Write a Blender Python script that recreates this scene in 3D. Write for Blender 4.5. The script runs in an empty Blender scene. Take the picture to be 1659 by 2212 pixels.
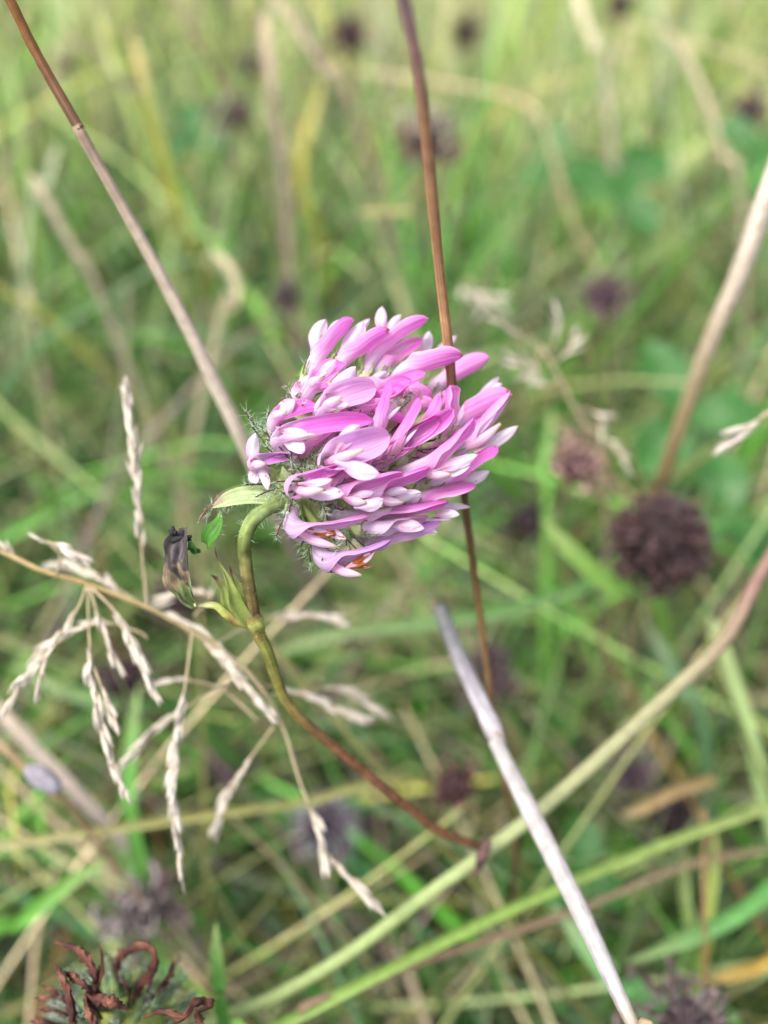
import bpy, math, random
import numpy as np
from mathutils import Vector, Matrix, Quaternion, noise

R = random.Random(11)
NR = np.random.default_rng(7)
SC = bpy.context.scene
COL = SC.collection

# ------------------------------------------------------------------ camera, world, sun, exposure
PITCH = math.radians(40.0)
CAM = Vector((0.0, 0.0, 0.27))
FWD = Vector((0, math.cos(PITCH), -math.sin(PITCH)))
RGT = Vector((1, 0, 0))
UPV = Vector((0, math.sin(PITCH), math.cos(PITCH)))
FPX = 1784.0            # focal length in units of a 1659 wide picture
D0 = 94.5               # focus distance, mm

cam_data = bpy.data.cameras.new('camera')
cam = bpy.data.objects.new('camera', cam_data)
COL.objects.link(cam)
cam.matrix_world = Matrix(((RGT.x, UPV.x, -FWD.x, CAM.x), (RGT.y, UPV.y, -FWD.y, CAM.y),
                           (RGT.z, UPV.z, -FWD.z, CAM.z), (0, 0, 0, 1)))
cam_data.sensor_fit = 'HORIZONTAL'
cam_data.sensor_width = 5.7
cam_data.lens = 5.7 * FPX / 1659.0
cam_data.clip_start = 0.004
cam_data.clip_end = 500.0
cam_data.dof.use_dof = True
cam_data.dof.focus_distance = D0 / 1000
cam_data.dof.aperture_fstop = cam_data.lens / 3.9
cam_data.dof.aperture_blades = 0
SC.camera = cam

world = bpy.data.worlds.new('World')
SC.world = world
world.use_nodes = True
nt = world.node_tree
bg = nt.nodes['Background']
sky = nt.nodes.new('ShaderNodeTexSky')
sky.sky_type = 'NISHITA'
sky.sun_disc = False
SUN_EL, SUN_AZ = math.radians(60), math.radians(-120)   # azimuth measured from +Y towards +X
sky.sun_elevation = SUN_EL
sky.sun_rotation = SUN_AZ
sky.air_density = 1.0
sky.dust_density = 3.0
hs = nt.nodes.new('ShaderNodeHueSaturation')
hs.inputs['Saturation'].default_value = 0.55             # overcast: a nearly white sky
nt.links.new(sky.outputs[0], hs.inputs['Color'])
nt.links.new(hs.outputs[0], bg.inputs['Color'])
bg.inputs['Strength'].default_value = 0.10

sun_data = bpy.data.lights.new('sun', 'SUN')
sun_data.energy = 1.5
sun_data.angle = math.radians(24)
sun_data.color = (1.0, 0.985, 0.96)
sun = bpy.data.objects.new('sun', sun_data)
COL.objects.link(sun)
sd = Vector((math.sin(SUN_AZ) * math.cos(SUN_EL), math.cos(SUN_AZ) * math.cos(SUN_EL), math.sin(SUN_EL)))
sun.rotation_euler = sd.to_track_quat('Z', 'Y').to_euler()

vs = SC.view_settings
vs.view_transform = 'Standard'
vs.look = 'None'
vs.gamma = 1.0
vs.use_curve_mapping = False
vs.exposure = 2.0
SC.cycles.use_denoising = True
SC.cycles.max_bounces = 8
SC.cycles.diffuse_bounces = 4
SC.cycles.transmission_bounces = 4
SC.cycles.transparent_max_bounces = 4
SC.cycles.sample_clamp_indirect = 4.0

# ------------------------------------------------------------------ helpers
def P(px, py, d):
    """point seen at (px, py) of a 1659 x 2212 picture, d millimetres in front of the lens"""
    d = d / 1000.0
    return CAM + RGT * ((px - 829.5) / FPX * d) - UPV * ((py - 1106.0) / FPX * d) + FWD * d

def lin(c):
    c = c / 255.0
    return c / 12.92 if c <= 0.04045 else ((c + 0.055) / 1.055) ** 2.4

def S(r, g, b, k=0.62):
    return (lin(r) * k, lin(g) * k, lin(b) * k)

def mix(a, b, t):
    t = max(0.0, min(1.0, t))
    return tuple(a[i] + (b[i] - a[i]) * t for i in range(3))

def smooth(t):
    t = max(0.0, min(1.0, t))
    return t * t * (3 - 2 * t)

def spline(pts, n):
    """Catmull-Rom through points, n samples"""
    pts = [Vector(p) for p in pts]
    if len(pts) == 2:
        return [pts[0].lerp(pts[1], i / (n - 1)) for i in range(n)]
    ext = [pts[0] * 2 - pts[1]] + pts + [pts[-1] * 2 - pts[-2]]
    segs = len(pts) - 1
    out = []
    for i in range(n):
        u = i / (n - 1) * segs
        k = min(int(u), segs - 1)
        t = u - k
        a, b, c, d = ext[k], ext[k + 1], ext[k + 2], ext[k + 3]
        out.append(0.5 * ((2 * b) + (c - a) * t + (2 * a - 5 * b + 4 * c - d) * t * t + (3 * b - a - 3 * c + d) * t ** 3))
    return out

def lerp_list(vals, t):
    u = t * (len(vals) - 1)
    k = min(int(u), len(vals) - 2)
    f = u - k
    a, b = vals[k], vals[k + 1]
    if isinstance(a, (tuple, list)):
        return tuple(a[i] + (b[i] - a[i]) * f for i in range(len(a)))
    return a + (b - a) * f

def tangents(pts):
    n = len(pts)
    return [(pts[min(i + 1, n - 1)] - pts[max(i - 1, 0)]).normalized() for i in range(n)]

class MB:
    def __init__(self):
        self.v, self.f, self.c, self.uv = [], [], [], []
    def vert(self, p, c, uv=(0, 0), brown=0.0):
        self.v.append(p); self.c.append((c[0], c[1], c[2], brown)); self.uv.append(uv)
        return len(self.v) - 1
    def grid(self, rows, close=False):
        """rows of (point, colour, uv, brown)"""
        ids = [[self.vert(*q) for q in row] for row in rows]
        m = len(ids[0])
        for i in range(len(ids) - 1):
            for j in range(m if close else m - 1):
                k = (j + 1) % m
                self.f.append((ids[i][j], ids[i][k], ids[i + 1][k], ids[i + 1][j]))
        return ids
    def tube(self, pts, radii, cols, nseg=8, n=None, wob=0.0, cap=True, flat=1.0, ridge=0.0):
        if n is not None:
            sp = spline(pts, n)
        else:
            sp = [Vector(p) for p in pts]
        n = len(sp)
        tg = tangents(sp)
        up = Vector((0.13, 0.31, 0.94))
        if abs(up.dot(tg[0])) > 0.9:
            up = Vector((1, 0.1, 0.1))
        rows = []
        a = (up - tg[0] * up.dot(tg[0])).normalized()
        for i in range(n):
            a = (a - tg[i] * a.dot(tg[i])).normalized()
            b = tg[i].cross(a)
            t = i / (n - 1)
            r = lerp_list(radii, t) if len(radii) > 1 else radii[0]
            c = lerp_list(cols, t) if len(cols) > 1 else cols[0]
            row = []
            for j in range(nseg):
                th = 2 * math.pi * j / nseg
                rr = r * (1 + wob * noise.noise(sp[i] * 900 + Vector((j, 0, 0)))) * (1 + ridge * math.cos(3 * th + 5 * t + 40 * r * 1000))
                cj = 1 - 0 * ridge * math.cos(3 * th + 5 * t + 40 * r * 1000)
                row.append((sp[i] + a * (math.cos(th) * rr) + b * (math.sin(th) * rr * flat), (c[0] * cj, c[1] * cj, c[2] * cj), (j / nseg, t), 0.0))
            rows.append(row)
        ids = self.grid(rows, close=True)
        if cap:
            self.f.append(tuple(ids[-1])); self.f.append(tuple(reversed(ids[0])))
    def hair(self, p, d, r, col, bend):
        a = d.orthogonal().normalized()
        b = d.normalized().cross(a)
        q = p + d * 0.55 + bend * 0.35
        e = p + d + bend
        i0 = self.vert(p + a * r, col); i1 = self.vert(p - a * r * 0.5 + b * r * 0.86, col); i2 = self.vert(p - a * r * 0.5 - b * r * 0.86, col)
        r2 = r * 0.75
        j0 = self.vert(q + a * r2, col); j1 = self.vert(q - a * r2 * 0.5 + b * r2 * 0.86, col); j2 = self.vert(q - a * r2 * 0.5 - b * r2 * 0.86, col)
        k = self.vert(e, col)
        self.f += [(i0, i1, j1, j0), (i1, i2, j2, j1), (i2, i0, j0, j2), (j0, j1, k), (j1, j2, k), (j2, j0, k)]
    def blob(self, c, rx, axis, ratio, col, nu=10, nv=8, rough=0.0, freq=300):
        """ellipsoid with half length rx along axis and radius rx*ratio across"""
        axis = axis.normalized(); a = axis.orthogonal().normalized(); b = axis.cross(a)
        rows = []
        for i in range(nv + 1):
            ph = math.pi * (0.02 + 0.96 * i / nv)
            row = []
            for j in range(nu):
                th = 2 * math.pi * j / nu
                d = axis * (math.cos(ph) * rx) + (a * math.cos(th) + b * math.sin(th)) * (math.sin(ph) * rx * ratio)
                k = 1 + rough * noise.noise((c + d) * freq)
                cc = col if not callable(col) else col(i / nv, j / nu)
                row.append((c + d * k, cc, (j / nu, i / nv), 0.0))
            rows.append(row)
        self.grid(rows, close=True)
    def mesh(self, name, off=Vector((0, 0, 0)), smooth_shade=True):
        me = bpy.data.meshes.new(name)
        me.from_pydata([tuple(Vector(p) - off) for p in self.v], [], self.f)
        at = me.color_attributes.new('col', 'FLOAT_COLOR', 'POINT')
        at.data.foreach_set('color', np.array(self.c, dtype=np.float32).ravel())
        uvl = me.uv_layers.new(name='uv')
        li = np.empty(len(me.loops), dtype=np.int32)
        me.loops.foreach_get('vertex_index', li)
        uvl.data.foreach_set('uv', np.array(self.uv, dtype=np.float32)[li].ravel())
        if smooth_shade:
            me.polygons.foreach_set('use_smooth', [True] * len(me.polygons))
        me.update()
        return me
    def build(self, name, m, parent=None, root=None, smooth_shade=True):
        off = root.location if root is not None else Vector((0, 0, 0))
        me = self.mesh(name, off, smooth_shade)
        return put(name, me, m, parent)

def put(name, me, m, parent=None):
    o = bpy.data.objects.new(name, me)
    if m is not None and not me.materials:
        me.materials.append(m)
    COL.objects.link(o)
    if parent is not None:
        o.parent = parent
    return o

def tag(o, label, cat, group=None):
    o['label'] = label; o['category'] = cat
    if group:
        o['group'] = group
    return o

def thing(name, loc, label, cat, group=None):
    o = bpy.data.objects.new(name, None)
    o.empty_display_size = 0.01
    o.location = loc
    COL.objects.link(o)
    return tag(o, label, cat, group)

# ------------------------------------------------------------------ materials
def plant_mat(name, rough=0.6, trans=0.35, streak=0.25, vscale=(30, 3), brown=False, spec=0.25, fine=0.15, bump=0.0):
    m = bpy.data.materials.new(name)
    m.use_nodes = True
    t = m.node_tree
    N, L = t.nodes, t.links
    N.clear()
    out = N.new('ShaderNodeOutputMaterial')
    pb = N.new('ShaderNodeBsdfPrincipled')
    tl = N.new('ShaderNodeBsdfTranslucent')
    mx = N.new('ShaderNodeMixShader')
    mx.inputs[0].default_value = trans
    at = N.new('ShaderNodeAttribute'); at.attribute_name = 'col'
    uv = N.new('ShaderNodeUVMap'); uv.uv_map = 'uv'
    mp = N.new('ShaderNodeMapping'); mp.inputs['Scale'].default_value = (vscale[0], vscale[1], 1)
    oi = N.new('ShaderNodeObjectInfo')
    ad = N.new('ShaderNodeVectorMath'); ad.operation = 'MULTIPLY_ADD'
    ad.inputs[1].default_value = (13, 7, 31)
    L.new(oi.outputs['Random'], ad.inputs[0])
    L.new(uv.outputs[0], mp.inputs['Vector'])
    L.new(mp.outputs[0], ad.inputs[2])
    nz = N.new('ShaderNodeTexNoise'); nz.inputs['Scale'].default_value = 1.0; nz.inputs['Detail'].default_value = 3
    L.new(ad.outputs[0], nz.inputs['Vector'])
    mr = N.new('ShaderNodeMapRange')
    mr.inputs['From Min'].default_value = 0.3; mr.inputs['From Max'].default_value = 0.7
    mr.inputs['To Min'].default_value = 1 - streak; mr.inputs['To Max'].default_value = 1 + streak * 0.6
    L.new(nz.outputs['Fac'], mr.inputs['Value'])
    geo = N.new('ShaderNodeNewGeometry')
    n2 = N.new('ShaderNodeTexNoise'); n2.inputs['Scale'].default_value = 700; n2.inputs['Detail'].default_value = 4
    L.new(geo.outputs['Position'], n2.inputs['Vector'])
    mr2 = N.new('ShaderNodeMapRange')
    mr2.inputs['From Min'].default_value = 0.3; mr2.inputs['From Max'].default_value = 0.7
    mr2.inputs['To Min'].default_value = 1 - fine; mr2.inputs['To Max'].default_value = 1 + fine
    L.new(n2.outputs['Fac'], mr2.inputs['Value'])
    mu = N.new('ShaderNodeMath'); mu.operation = 'MULTIPLY'
    L.new(mr.outputs[0], mu.inputs[0]); L.new(mr2.outputs[0], mu.inputs[1])
    vm = N.new('ShaderNodeVectorMath'); vm.operation = 'SCALE'
    L.new(at.outputs['Color'], vm.inputs[0]); L.new(mu.outputs[0], vm.inputs['Scale'])
    colsock = vm.outputs[0]
    if brown:
        # petals: veins take a little more pigment, withered patches turn rusty brown
        gm = N.new('ShaderNodeGamma'); L.new(at.outputs['Color'], gm.inputs[0])
        gmr = N.new('ShaderNodeMapRange')
        gmr.inputs['From Min'].default_value = 0.35; gmr.inputs['From Max'].default_value = 0.65
        gmr.inputs['To Min'].default_value = 0.80; gmr.inputs['To Max'].default_value = 1.28
        L.new(nz.outputs['Fac'], gmr.inputs['Value']); L.new(gmr.outputs[0], gm.inputs[1])
        n3 = N.new('ShaderNodeTexNoise'); n3.inputs['Scale'].default_value = 1100; n3.inputs['Detail'].default_value = 3
        L.new(geo.outputs['Position'], n3.inputs['Vector'])
        sm = N.new('ShaderNodeMath'); sm.operation = 'ADD'
        L.new(n3.outputs['Fac'], sm.inputs[0]); L.new(at.outputs['Alpha'], sm.inputs[1])
        st = N.new('ShaderNodeMapRange')
        st.inputs['From Min'].default_value = 0.74; st.inputs['From Max'].default_value = 0.86
        L.new(sm.outputs[0], st.inputs['Value'])
        mc = N.new('ShaderNodeMix'); mc.data_type = 'RGBA'
        mc.inputs['B'].default_value = (0.36, 0.105, 0.03, 1)
        L.new(st.outputs[0], mc.inputs['Factor']); L.new(gm.outputs[0], mc.inputs['A'])
        colsock = mc.outputs['Result']
    pb.inputs['Roughness'].default_value = rough
    pb.inputs['Specular IOR Level'].default_value = spec
    L.new(colsock, pb.inputs['Base Color'])
    L.new(colsock, tl.inputs['Color'])
    if bump > 0:
        bp = N.new('ShaderNodeBump'); bp.inputs['Strength'].default_value = bump; bp.inputs['Distance'].default_value = 0.0001
        L.new(nz.outputs['Fac'], bp.inputs['Height']); L.new(bp.outputs[0], pb.inputs['Normal'])
    L.new(pb.outputs[0], mx.inputs[1]); L.new(tl.outputs[0], mx.inputs[2])
    L.new(mx.outputs[0], out.inputs['Surface'])
    return m

M_PETAL = plant_mat('petal', rough=0.65, trans=0.52, streak=0.10, vscale=(21, 0.9), brown=True, spec=0.15, bump=0.8)
M_STEM = plant_mat('plant_stem', rough=0.7, trans=0.06, streak=0.34, vscale=(14, 5), fine=0.38, bump=0.4, spec=0.12)
M_STALK = plant_mat('green_stalk', rough=0.65, trans=0.08, streak=0.12, vscale=(10, 18), fine=0.12, bump=0.2, spec=0.15)
M_DRY = plant_mat('dry_straw', rough=0.75, trans=0.18, streak=0.38, vscale=(16, 2.5), fine=0.18, spec=0.2, bump=0.4)
M_LEAF = plant_mat('leaf', rough=0.5, trans=0.38, streak=0.22, vscale=(14, 1.5), fine=0.2, spec=0.3, bump=0.3)
M_GRASS = plant_mat('grass_blade', rough=0.5, trans=0.35, streak=0.2, vscale=(7, 2), fine=0.15, spec=0.3)
M_TURF = plant_mat('turf_blade', rough=0.5, trans=0.2, streak=0.2, vscale=(7, 2), fine=0.15, spec=0.3)
M_GRASS2 = plant_mat('tall_grass_blade', rough=0.5, trans=0.45, streak=0.2, vscale=(7, 2), fine=0.15, spec=0.3)
M_DEAD = plant_mat('withered_plant', rough=0.75, trans=0.08, streak=0.4, vscale=(12, 4), fine=0.45, spec=0.25, bump=0.6)
M_HAIR = plant_mat('plant_hair', rough=0.5, trans=0.4, streak=0.0, fine=0.0, spec=0.4)

def soil_mat():
    m = bpy.data.materials.new('soil')
    m.use_nodes = True
    N, L = m.node_tree.nodes, m.node_tree.links
    pb = N['Principled BSDF']
    g = N.new('ShaderNodeNewGeometry')
    n1 = N.new('ShaderNodeTexNoise'); n1.inputs['Scale'].default_value = 60; n1.inputs['Detail'].default_value = 6
    L.new(g.outputs['Position'], n1.inputs['Vector'])
    cr = N.new('ShaderNodeValToRGB')
    e = cr.color_ramp.elements
    e[0].position = 0.3; e[0].color = (0.008, 0.008, 0.005, 1)
    e[1].position = 0.7; e[1].color = (0.05, 0.045, 0.022, 1)
    x = e.new(0.5); x.color = (0.022, 0.026, 0.012, 1)
    L.new(n1.outputs['Fac'], cr.inputs[0])
    L.new(cr.outputs[0], pb.inputs['Base Color'])
    pb.inputs['Roughness'].default_value = 0.9
    bp = N.new('ShaderNodeBump'); bp.inputs['Distance'].default_value = 0.004
    L.new(n1.outputs['Fac'], bp.inputs['Height']); L.new(bp.outputs[0], pb.inputs['Normal'])
    return m
M_SOIL = soil_mat()

# ------------------------------------------------------------------ ground
def make_ground():
    mb = MB()
    rad = [0.0, .05, .1, .15, .2, .26, .33, .42, .55, .7, .9, 1.2, 1.6, 2.2, 3, 4.5, 7, 12, 25, 60, 150, 300]
    rows = []
    for r in rad:
        row = []
        for j in range(48):
            a = 2 * math.pi * j / 48
            p = Vector((r * math.cos(a), 0.25 + r * math.sin(a), 0))
            p.z = 0.012 * noise.noise(p * 9) - 0.012 if r < 20 else -0.012
            row.append((p, (0.05, 0.05, 0.02), (0, 0), 0))
        rows.append(row)
    mb.grid(rows, close=True)
    o = mb.build('ground', M_SOIL)
    o['kind'] = 'structure'
make_ground()

# ------------------------------------------------------------------ grass mass (nobody could count it)
def to_cam(V):
    q = V - np.array(CAM)
    d = q @ np.array(FWD)
    x = (q @ np.array(RGT)) / np.maximum(d, 1e-4) * FPX + 829.5
    y = -(q @ np.array(UPV)) / np.maximum(d, 1e-4) * FPX + 1106
    return x, y, d

def pal(choices, weights, n, jit=0.3):
    c = np.array(choices)
    k = NR.choice(len(c), size=n, p=np.array(weights) / sum(weights))
    col = c[k]
    col = col * (1 + NR.normal(0, jit, (n, 1))) * (1 + NR.normal(0, 0.07, (n, 3)))
    return np.clip(col, 0.004, 0.85)

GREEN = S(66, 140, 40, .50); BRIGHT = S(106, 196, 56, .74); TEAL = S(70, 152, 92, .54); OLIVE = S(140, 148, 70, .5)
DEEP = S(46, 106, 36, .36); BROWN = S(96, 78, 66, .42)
YELLOW = S(208, 200, 92, .72); STRAW = S(216, 196, 158, .7); GREY = S(176, 164, 158, .6); PURPLE = S(112, 88, 92, .55); RUST = S(160, 112, 70, .55)
PALEG = S(194, 212, 136, .78)
HB_, HP_, HY_, HS_ = S(152, 222, 88, 1.0), S(214, 232, 146, 1.05), S(230, 224, 112, 1.0), S(236, 216, 178, 1.0)  # far grass palette, brightened to paint in skylit tops

def field(name, n, r0, r1, ang, Lmin, Lmax, wmin, wmax, lean0, lean1, kap, colors, weights, mat, K=7, z0=0.0, z1=0.0, near=150.0,
          power=1.0, tipfade=None, clump=0.0, flatw=False, hollow=0.0):
    u = NR.random(n)
    r = (r0 ** power + u * (r1 ** power - r0 ** power)) ** (1 / power)
    a = NR.uniform(-ang, ang, n)
    X = r * np.sin(a); Y = r * np.cos(a)
    if clump > 0:
        cx = NR.normal(0, clump, (n // 14 + 1, 2)).repeat(14, axis=0)[:n]
        X = X + cx[:, 0]; Y = Y + cx[:, 1]
    Z = NR.uniform(z0, z1, n) if z1 > z0 else np.full(n, z0)
    L = NR.uniform(Lmin, Lmax, n)
    az = NR.uniform(0, 2 * np.pi, n)
    th0 = NR.uniform(lean0, lean1, n)
    kp = NR.uniform(kap[0], kap[1], n)
    s = np.linspace(0, 1, K)
    th = th0[:, None] + kp[:, None] * s[None, :] ** 1.6
    swirl = az[:, None] + NR.normal(0, 0.5, n)[:, None] * s[None, :]
    ds = L[:, None] / (K - 1)
    dx = np.sin(th) * np.cos(swirl) * ds; dy = np.sin(th) * np.sin(swirl) * ds; dz = np.cos(th) * ds
    px = X[:, None] + np.cumsum(dx, 1) - dx[:, :1]; py = Y[:, None] + np.cumsum(dy, 1) - dy[:, :1]
    pz = Z[:, None] + np.cumsum(dz, 1) - dz[:, :1]
    pz = np.maximum(pz, 0.002)
    C = np.stack([px, py, pz], -1)
    T = np.stack([dx, dy, dz], -1); T /= np.linalg.norm(T, axis=-1, keepdims=True)
    tw = az + np.pi / 2 + NR.normal(0, 0.9, n)
    W0 = np.stack([np.cos(tw), np.sin(tw), NR.normal(0, .3, n)], -1)[:, None, :].repeat(K, 1)
    W = W0 - T * np.sum(W0 * T, -1, keepdims=True)
    W /= np.linalg.norm(W, axis=-1, keepdims=True) + 1e-9
    NN = np.cross(T, W)
    wd = NR.uniform(wmin, wmax, n)
    prof = (1 - s ** 2.2) ** 0.8 * (0.65 + 0.35 * np.minimum(1, s * 4)) + 0.02
    if flatw:
        prof = 1 - 0.5 * s
    hw = 0.5 * wd[:, None] * prof[None, :]
    fold = 0.35 if not flatw else 0.9
    E1 = C + W * hw[..., None] + NN * (hw * fold)[..., None]
    E2 = C - W * hw[..., None] + NN * (hw * fold)[..., None]
    V = np.stack([E1, C, E2], 2)                                  # n,K,3,3
    x, y, d = to_cam(V.reshape(-1, 3))
    x = x.reshape(n, -1); y = y.reshape(n, -1); d = d.reshape(n, -1)
    bad = ((d < near / 1000) & (d > -0.02) & (x > -900) & (x < 2560) & (y > -900) & (y < 3100)).any(1)
    bad |= (np.abs(d) < 0.05).any(1) & (np.linalg.norm(V.reshape(n, -1, 3) - np.array(CAM), axis=-1) < 0.11).any(1)
    keep = ~bad
    if hollow:
        hv = np.array([noise.noise(Vector((x_ / hollow, y_ / hollow, 3.7))) + .45 * noise.noise(Vector((x_ / hollow * 2.7, y_ / hollow * 2.7, 9.1))) for x_, y_ in zip(X, Y)])
        keep &= NR.random(len(hv)) < np.clip((hv + .10) / .30, 0.02, 1)
    V = V[keep]; n = len(V)
    col = pal(colors, weights, n)
    tip = (col * 0.75 + np.array(STRAW) * 0.25) if tipfade is None else col * 0.5 + np.array(tipfade) * 0.5
    cc = col[:, None, :] * (1 - s[None, :, None] ** 2) + tip[:, None, :] * s[None, :, None] ** 2
    cc = cc[:, :, None, :].repeat(3, 2)
    nv = n * K * 3
    base = (np.arange(n) * K * 3)[:, None, None]
    i = np.arange(K - 1)[None, :, None] * 3
    j = np.arange(2)[None, None, :]
    q = base + i + j
    F = np.stack([q, q + 1, q + 4, q + 3], -1).reshape(-1, 4)
    me = bpy.data.meshes.new(name)
    me.vertices.add(nv); me.vertices.foreach_set('co', V.astype(np.float32).ravel())
    me.loops.add(F.size); me.loops.foreach_set('vertex_index', F.astype(np.int32).ravel())
    me.polygons.add(len(F)); me.polygons.foreach_set('loop_start', np.arange(0, F.size, 4, dtype=np.int32))
    me.polygons.foreach_set('use_smooth', np.ones(len(F), dtype=bool))
    me.update(calc_edges=True)
    at = me.color_attributes.new('col', 'FLOAT_COLOR', 'POINT')
    at.data.foreach_set('color', np.concatenate([cc.reshape(-1, 3), np.zeros((nv, 1))], 1).astype(np.float32).ravel())
    uvv = np.stack(np.broadcast_arrays(np.arange(3)[None, None, :] / 2 + NR.random(n)[:, None, None] * 9,
                                       s[None, :, None] + NR.random(n)[:, None, None] * 9), -1).reshape(-1, 2)
    uvl = me.uv_layers.new(name='uv')
    uvl.data.foreach_set('uv', uvv[F.ravel()].astype(np.float32).ravel())
    o = put(name, me, mat)
    o['kind'] = 'stuff'
    return o

rd = math.radians
# low green turf, close to the lens and far away
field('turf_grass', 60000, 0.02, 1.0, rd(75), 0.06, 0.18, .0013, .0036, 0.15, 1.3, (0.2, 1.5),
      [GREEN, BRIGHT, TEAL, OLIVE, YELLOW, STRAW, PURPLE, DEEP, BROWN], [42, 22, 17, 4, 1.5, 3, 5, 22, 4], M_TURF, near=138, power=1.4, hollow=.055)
# dead thatch on the soil
field('dry_thatch_grass', 5000, 0.02, 1.0, rd(75), 0.05, 0.14, .001, .003, 1.1, 1.65, (-0.3, 0.4),
      [STRAW, GREY, RUST, PURPLE, OLIVE], [10, 8, 8, 40, 20], M_DRY, z0=0.0, z1=0.012, near=170, power=1.4)
field('straw_litter_grass', 1900, 0.05, 0.6, rd(70), 0.08, 0.2, .0007, .0017, 0.5, 1.45, (-0.2, 0.6),
      [STRAW, OLIVE, RUST, GREY, PALEG], [30, 22, 5, 10, 34], M_DRY, z0=0.0, z1=0.08, near=142, power=1.3, flatw=True)
# taller meadow grass behind: shade painted into near colours, light into far ones
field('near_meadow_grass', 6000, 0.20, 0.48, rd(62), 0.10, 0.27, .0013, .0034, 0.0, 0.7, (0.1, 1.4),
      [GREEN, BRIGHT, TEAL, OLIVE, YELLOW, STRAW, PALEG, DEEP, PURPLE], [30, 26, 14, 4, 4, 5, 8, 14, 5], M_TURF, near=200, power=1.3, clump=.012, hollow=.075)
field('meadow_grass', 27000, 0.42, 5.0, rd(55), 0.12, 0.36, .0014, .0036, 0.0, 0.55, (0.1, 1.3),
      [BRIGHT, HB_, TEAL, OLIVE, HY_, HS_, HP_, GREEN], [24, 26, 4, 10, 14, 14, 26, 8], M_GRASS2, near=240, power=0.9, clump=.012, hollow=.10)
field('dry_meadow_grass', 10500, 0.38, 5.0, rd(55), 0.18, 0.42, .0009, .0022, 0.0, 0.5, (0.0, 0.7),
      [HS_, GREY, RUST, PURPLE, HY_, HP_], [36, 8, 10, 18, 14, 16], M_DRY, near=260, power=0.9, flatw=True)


# ------------------------------------------------------------------ the red clover in flower
CROPS = {0: (0.0, 0.0, 1.0), 1: (630.4, 650.3, .18), 2: (829.5, 663.6, .18), 3: (517.6, 862.7, .18), 4: (663.6, 829.5, .18),
         5: (829.5, 862.7, .18), 6: (597.2, 1028.6, .18), 7: (331.8, 1061.8, .2), 8: (0.0, 1393.6, .5)}
def Z(k, x, y, dz=0.0):
    """survey point: crop k of the survey, depth dz mm behind the head's middle plane (97 mm from the lens)"""
    ox, oy, s = CROPS[k]
    return P(ox + s * x, oy + s * y, 97.0 + dz * 0.75)

def vdir(x, y, z):
    return (RGT * x - UPV * y + FWD * z).normalized()

PALE = S(246, 218, 240, .82); PINK = S(242, 158, 220, .88); MAG = S(232, 118, 210, .88); WHITE = S(248, 234, 247, .80); CREAM = S(244, 222, 204, .76)
LILAC = S(236, 176, 226, .85); BLUSH = S(244, 190, 216, .82)

plant = thing('red_clover', P(300, 2330, 150) * 1.0, 'pink red clover in full flower with nodding head on a bent green stem', 'clover flower')
plant.location.z = 0.0
ROOT = plant.location.copy()

HAIRS = MB()
def add_hairs(p, nrm, n, length, spread=0.5, col=(0.70, 0.80, 0.64), r=2.0e-5, along=None):
    for _ in range(n):
        d = (nrm + Vector((R.gauss(0, spread), R.gauss(0, spread), R.gauss(0, spread)))).normalized()
        l = length * R.uniform(0.5, 1.25)
        b = Vector((R.gauss(0, .25), R.gauss(0, .25), R.gauss(0, .25))) * l
        if along is not None:
            b += along * l * 0.5
        HAIRS.hair(p, d * l, r, col, b)

def tube_hairs(pts, rad, density, length, spread=0.35, col=(0.70, 0.80, 0.64), along=0.3):
    """hairs standing off a tube, density in hairs per mm"""
    for i in range(len(pts) - 1):
        a, b = pts[i], pts[i + 1]
        t = (b - a)
        n = t.length * 1400 * density
        n = int(n) + (1 if R.random() < n - int(n) else 0)
        tn = t.normalized()
        u = tn.orthogonal().normalized(); w = tn.cross(u)
        for _ in range(n):
            th = R.uniform(0, 2 * math.pi)
            nrm = u * math.cos(th) + w * math.sin(th)
            rr = rad if not isinstance(rad, (list, tuple)) else lerp_list(rad, i / max(1, len(pts) - 1))
            add_hairs(a + t * R.random() + nrm * rr * 0.9, (nrm + tn * along).normalized(), 1, length, spread, col)

CORE_A = Z(0, 600, 1075, 5); CORE_B = Z(0, 800, 950, 3)
def core_near(p):
    ab = CORE_B - CORE_A
    t = max(0.0, min(1.0, (p - CORE_A).dot(ab) / ab.length_squared))
    return CORE_A + ab * t

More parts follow.
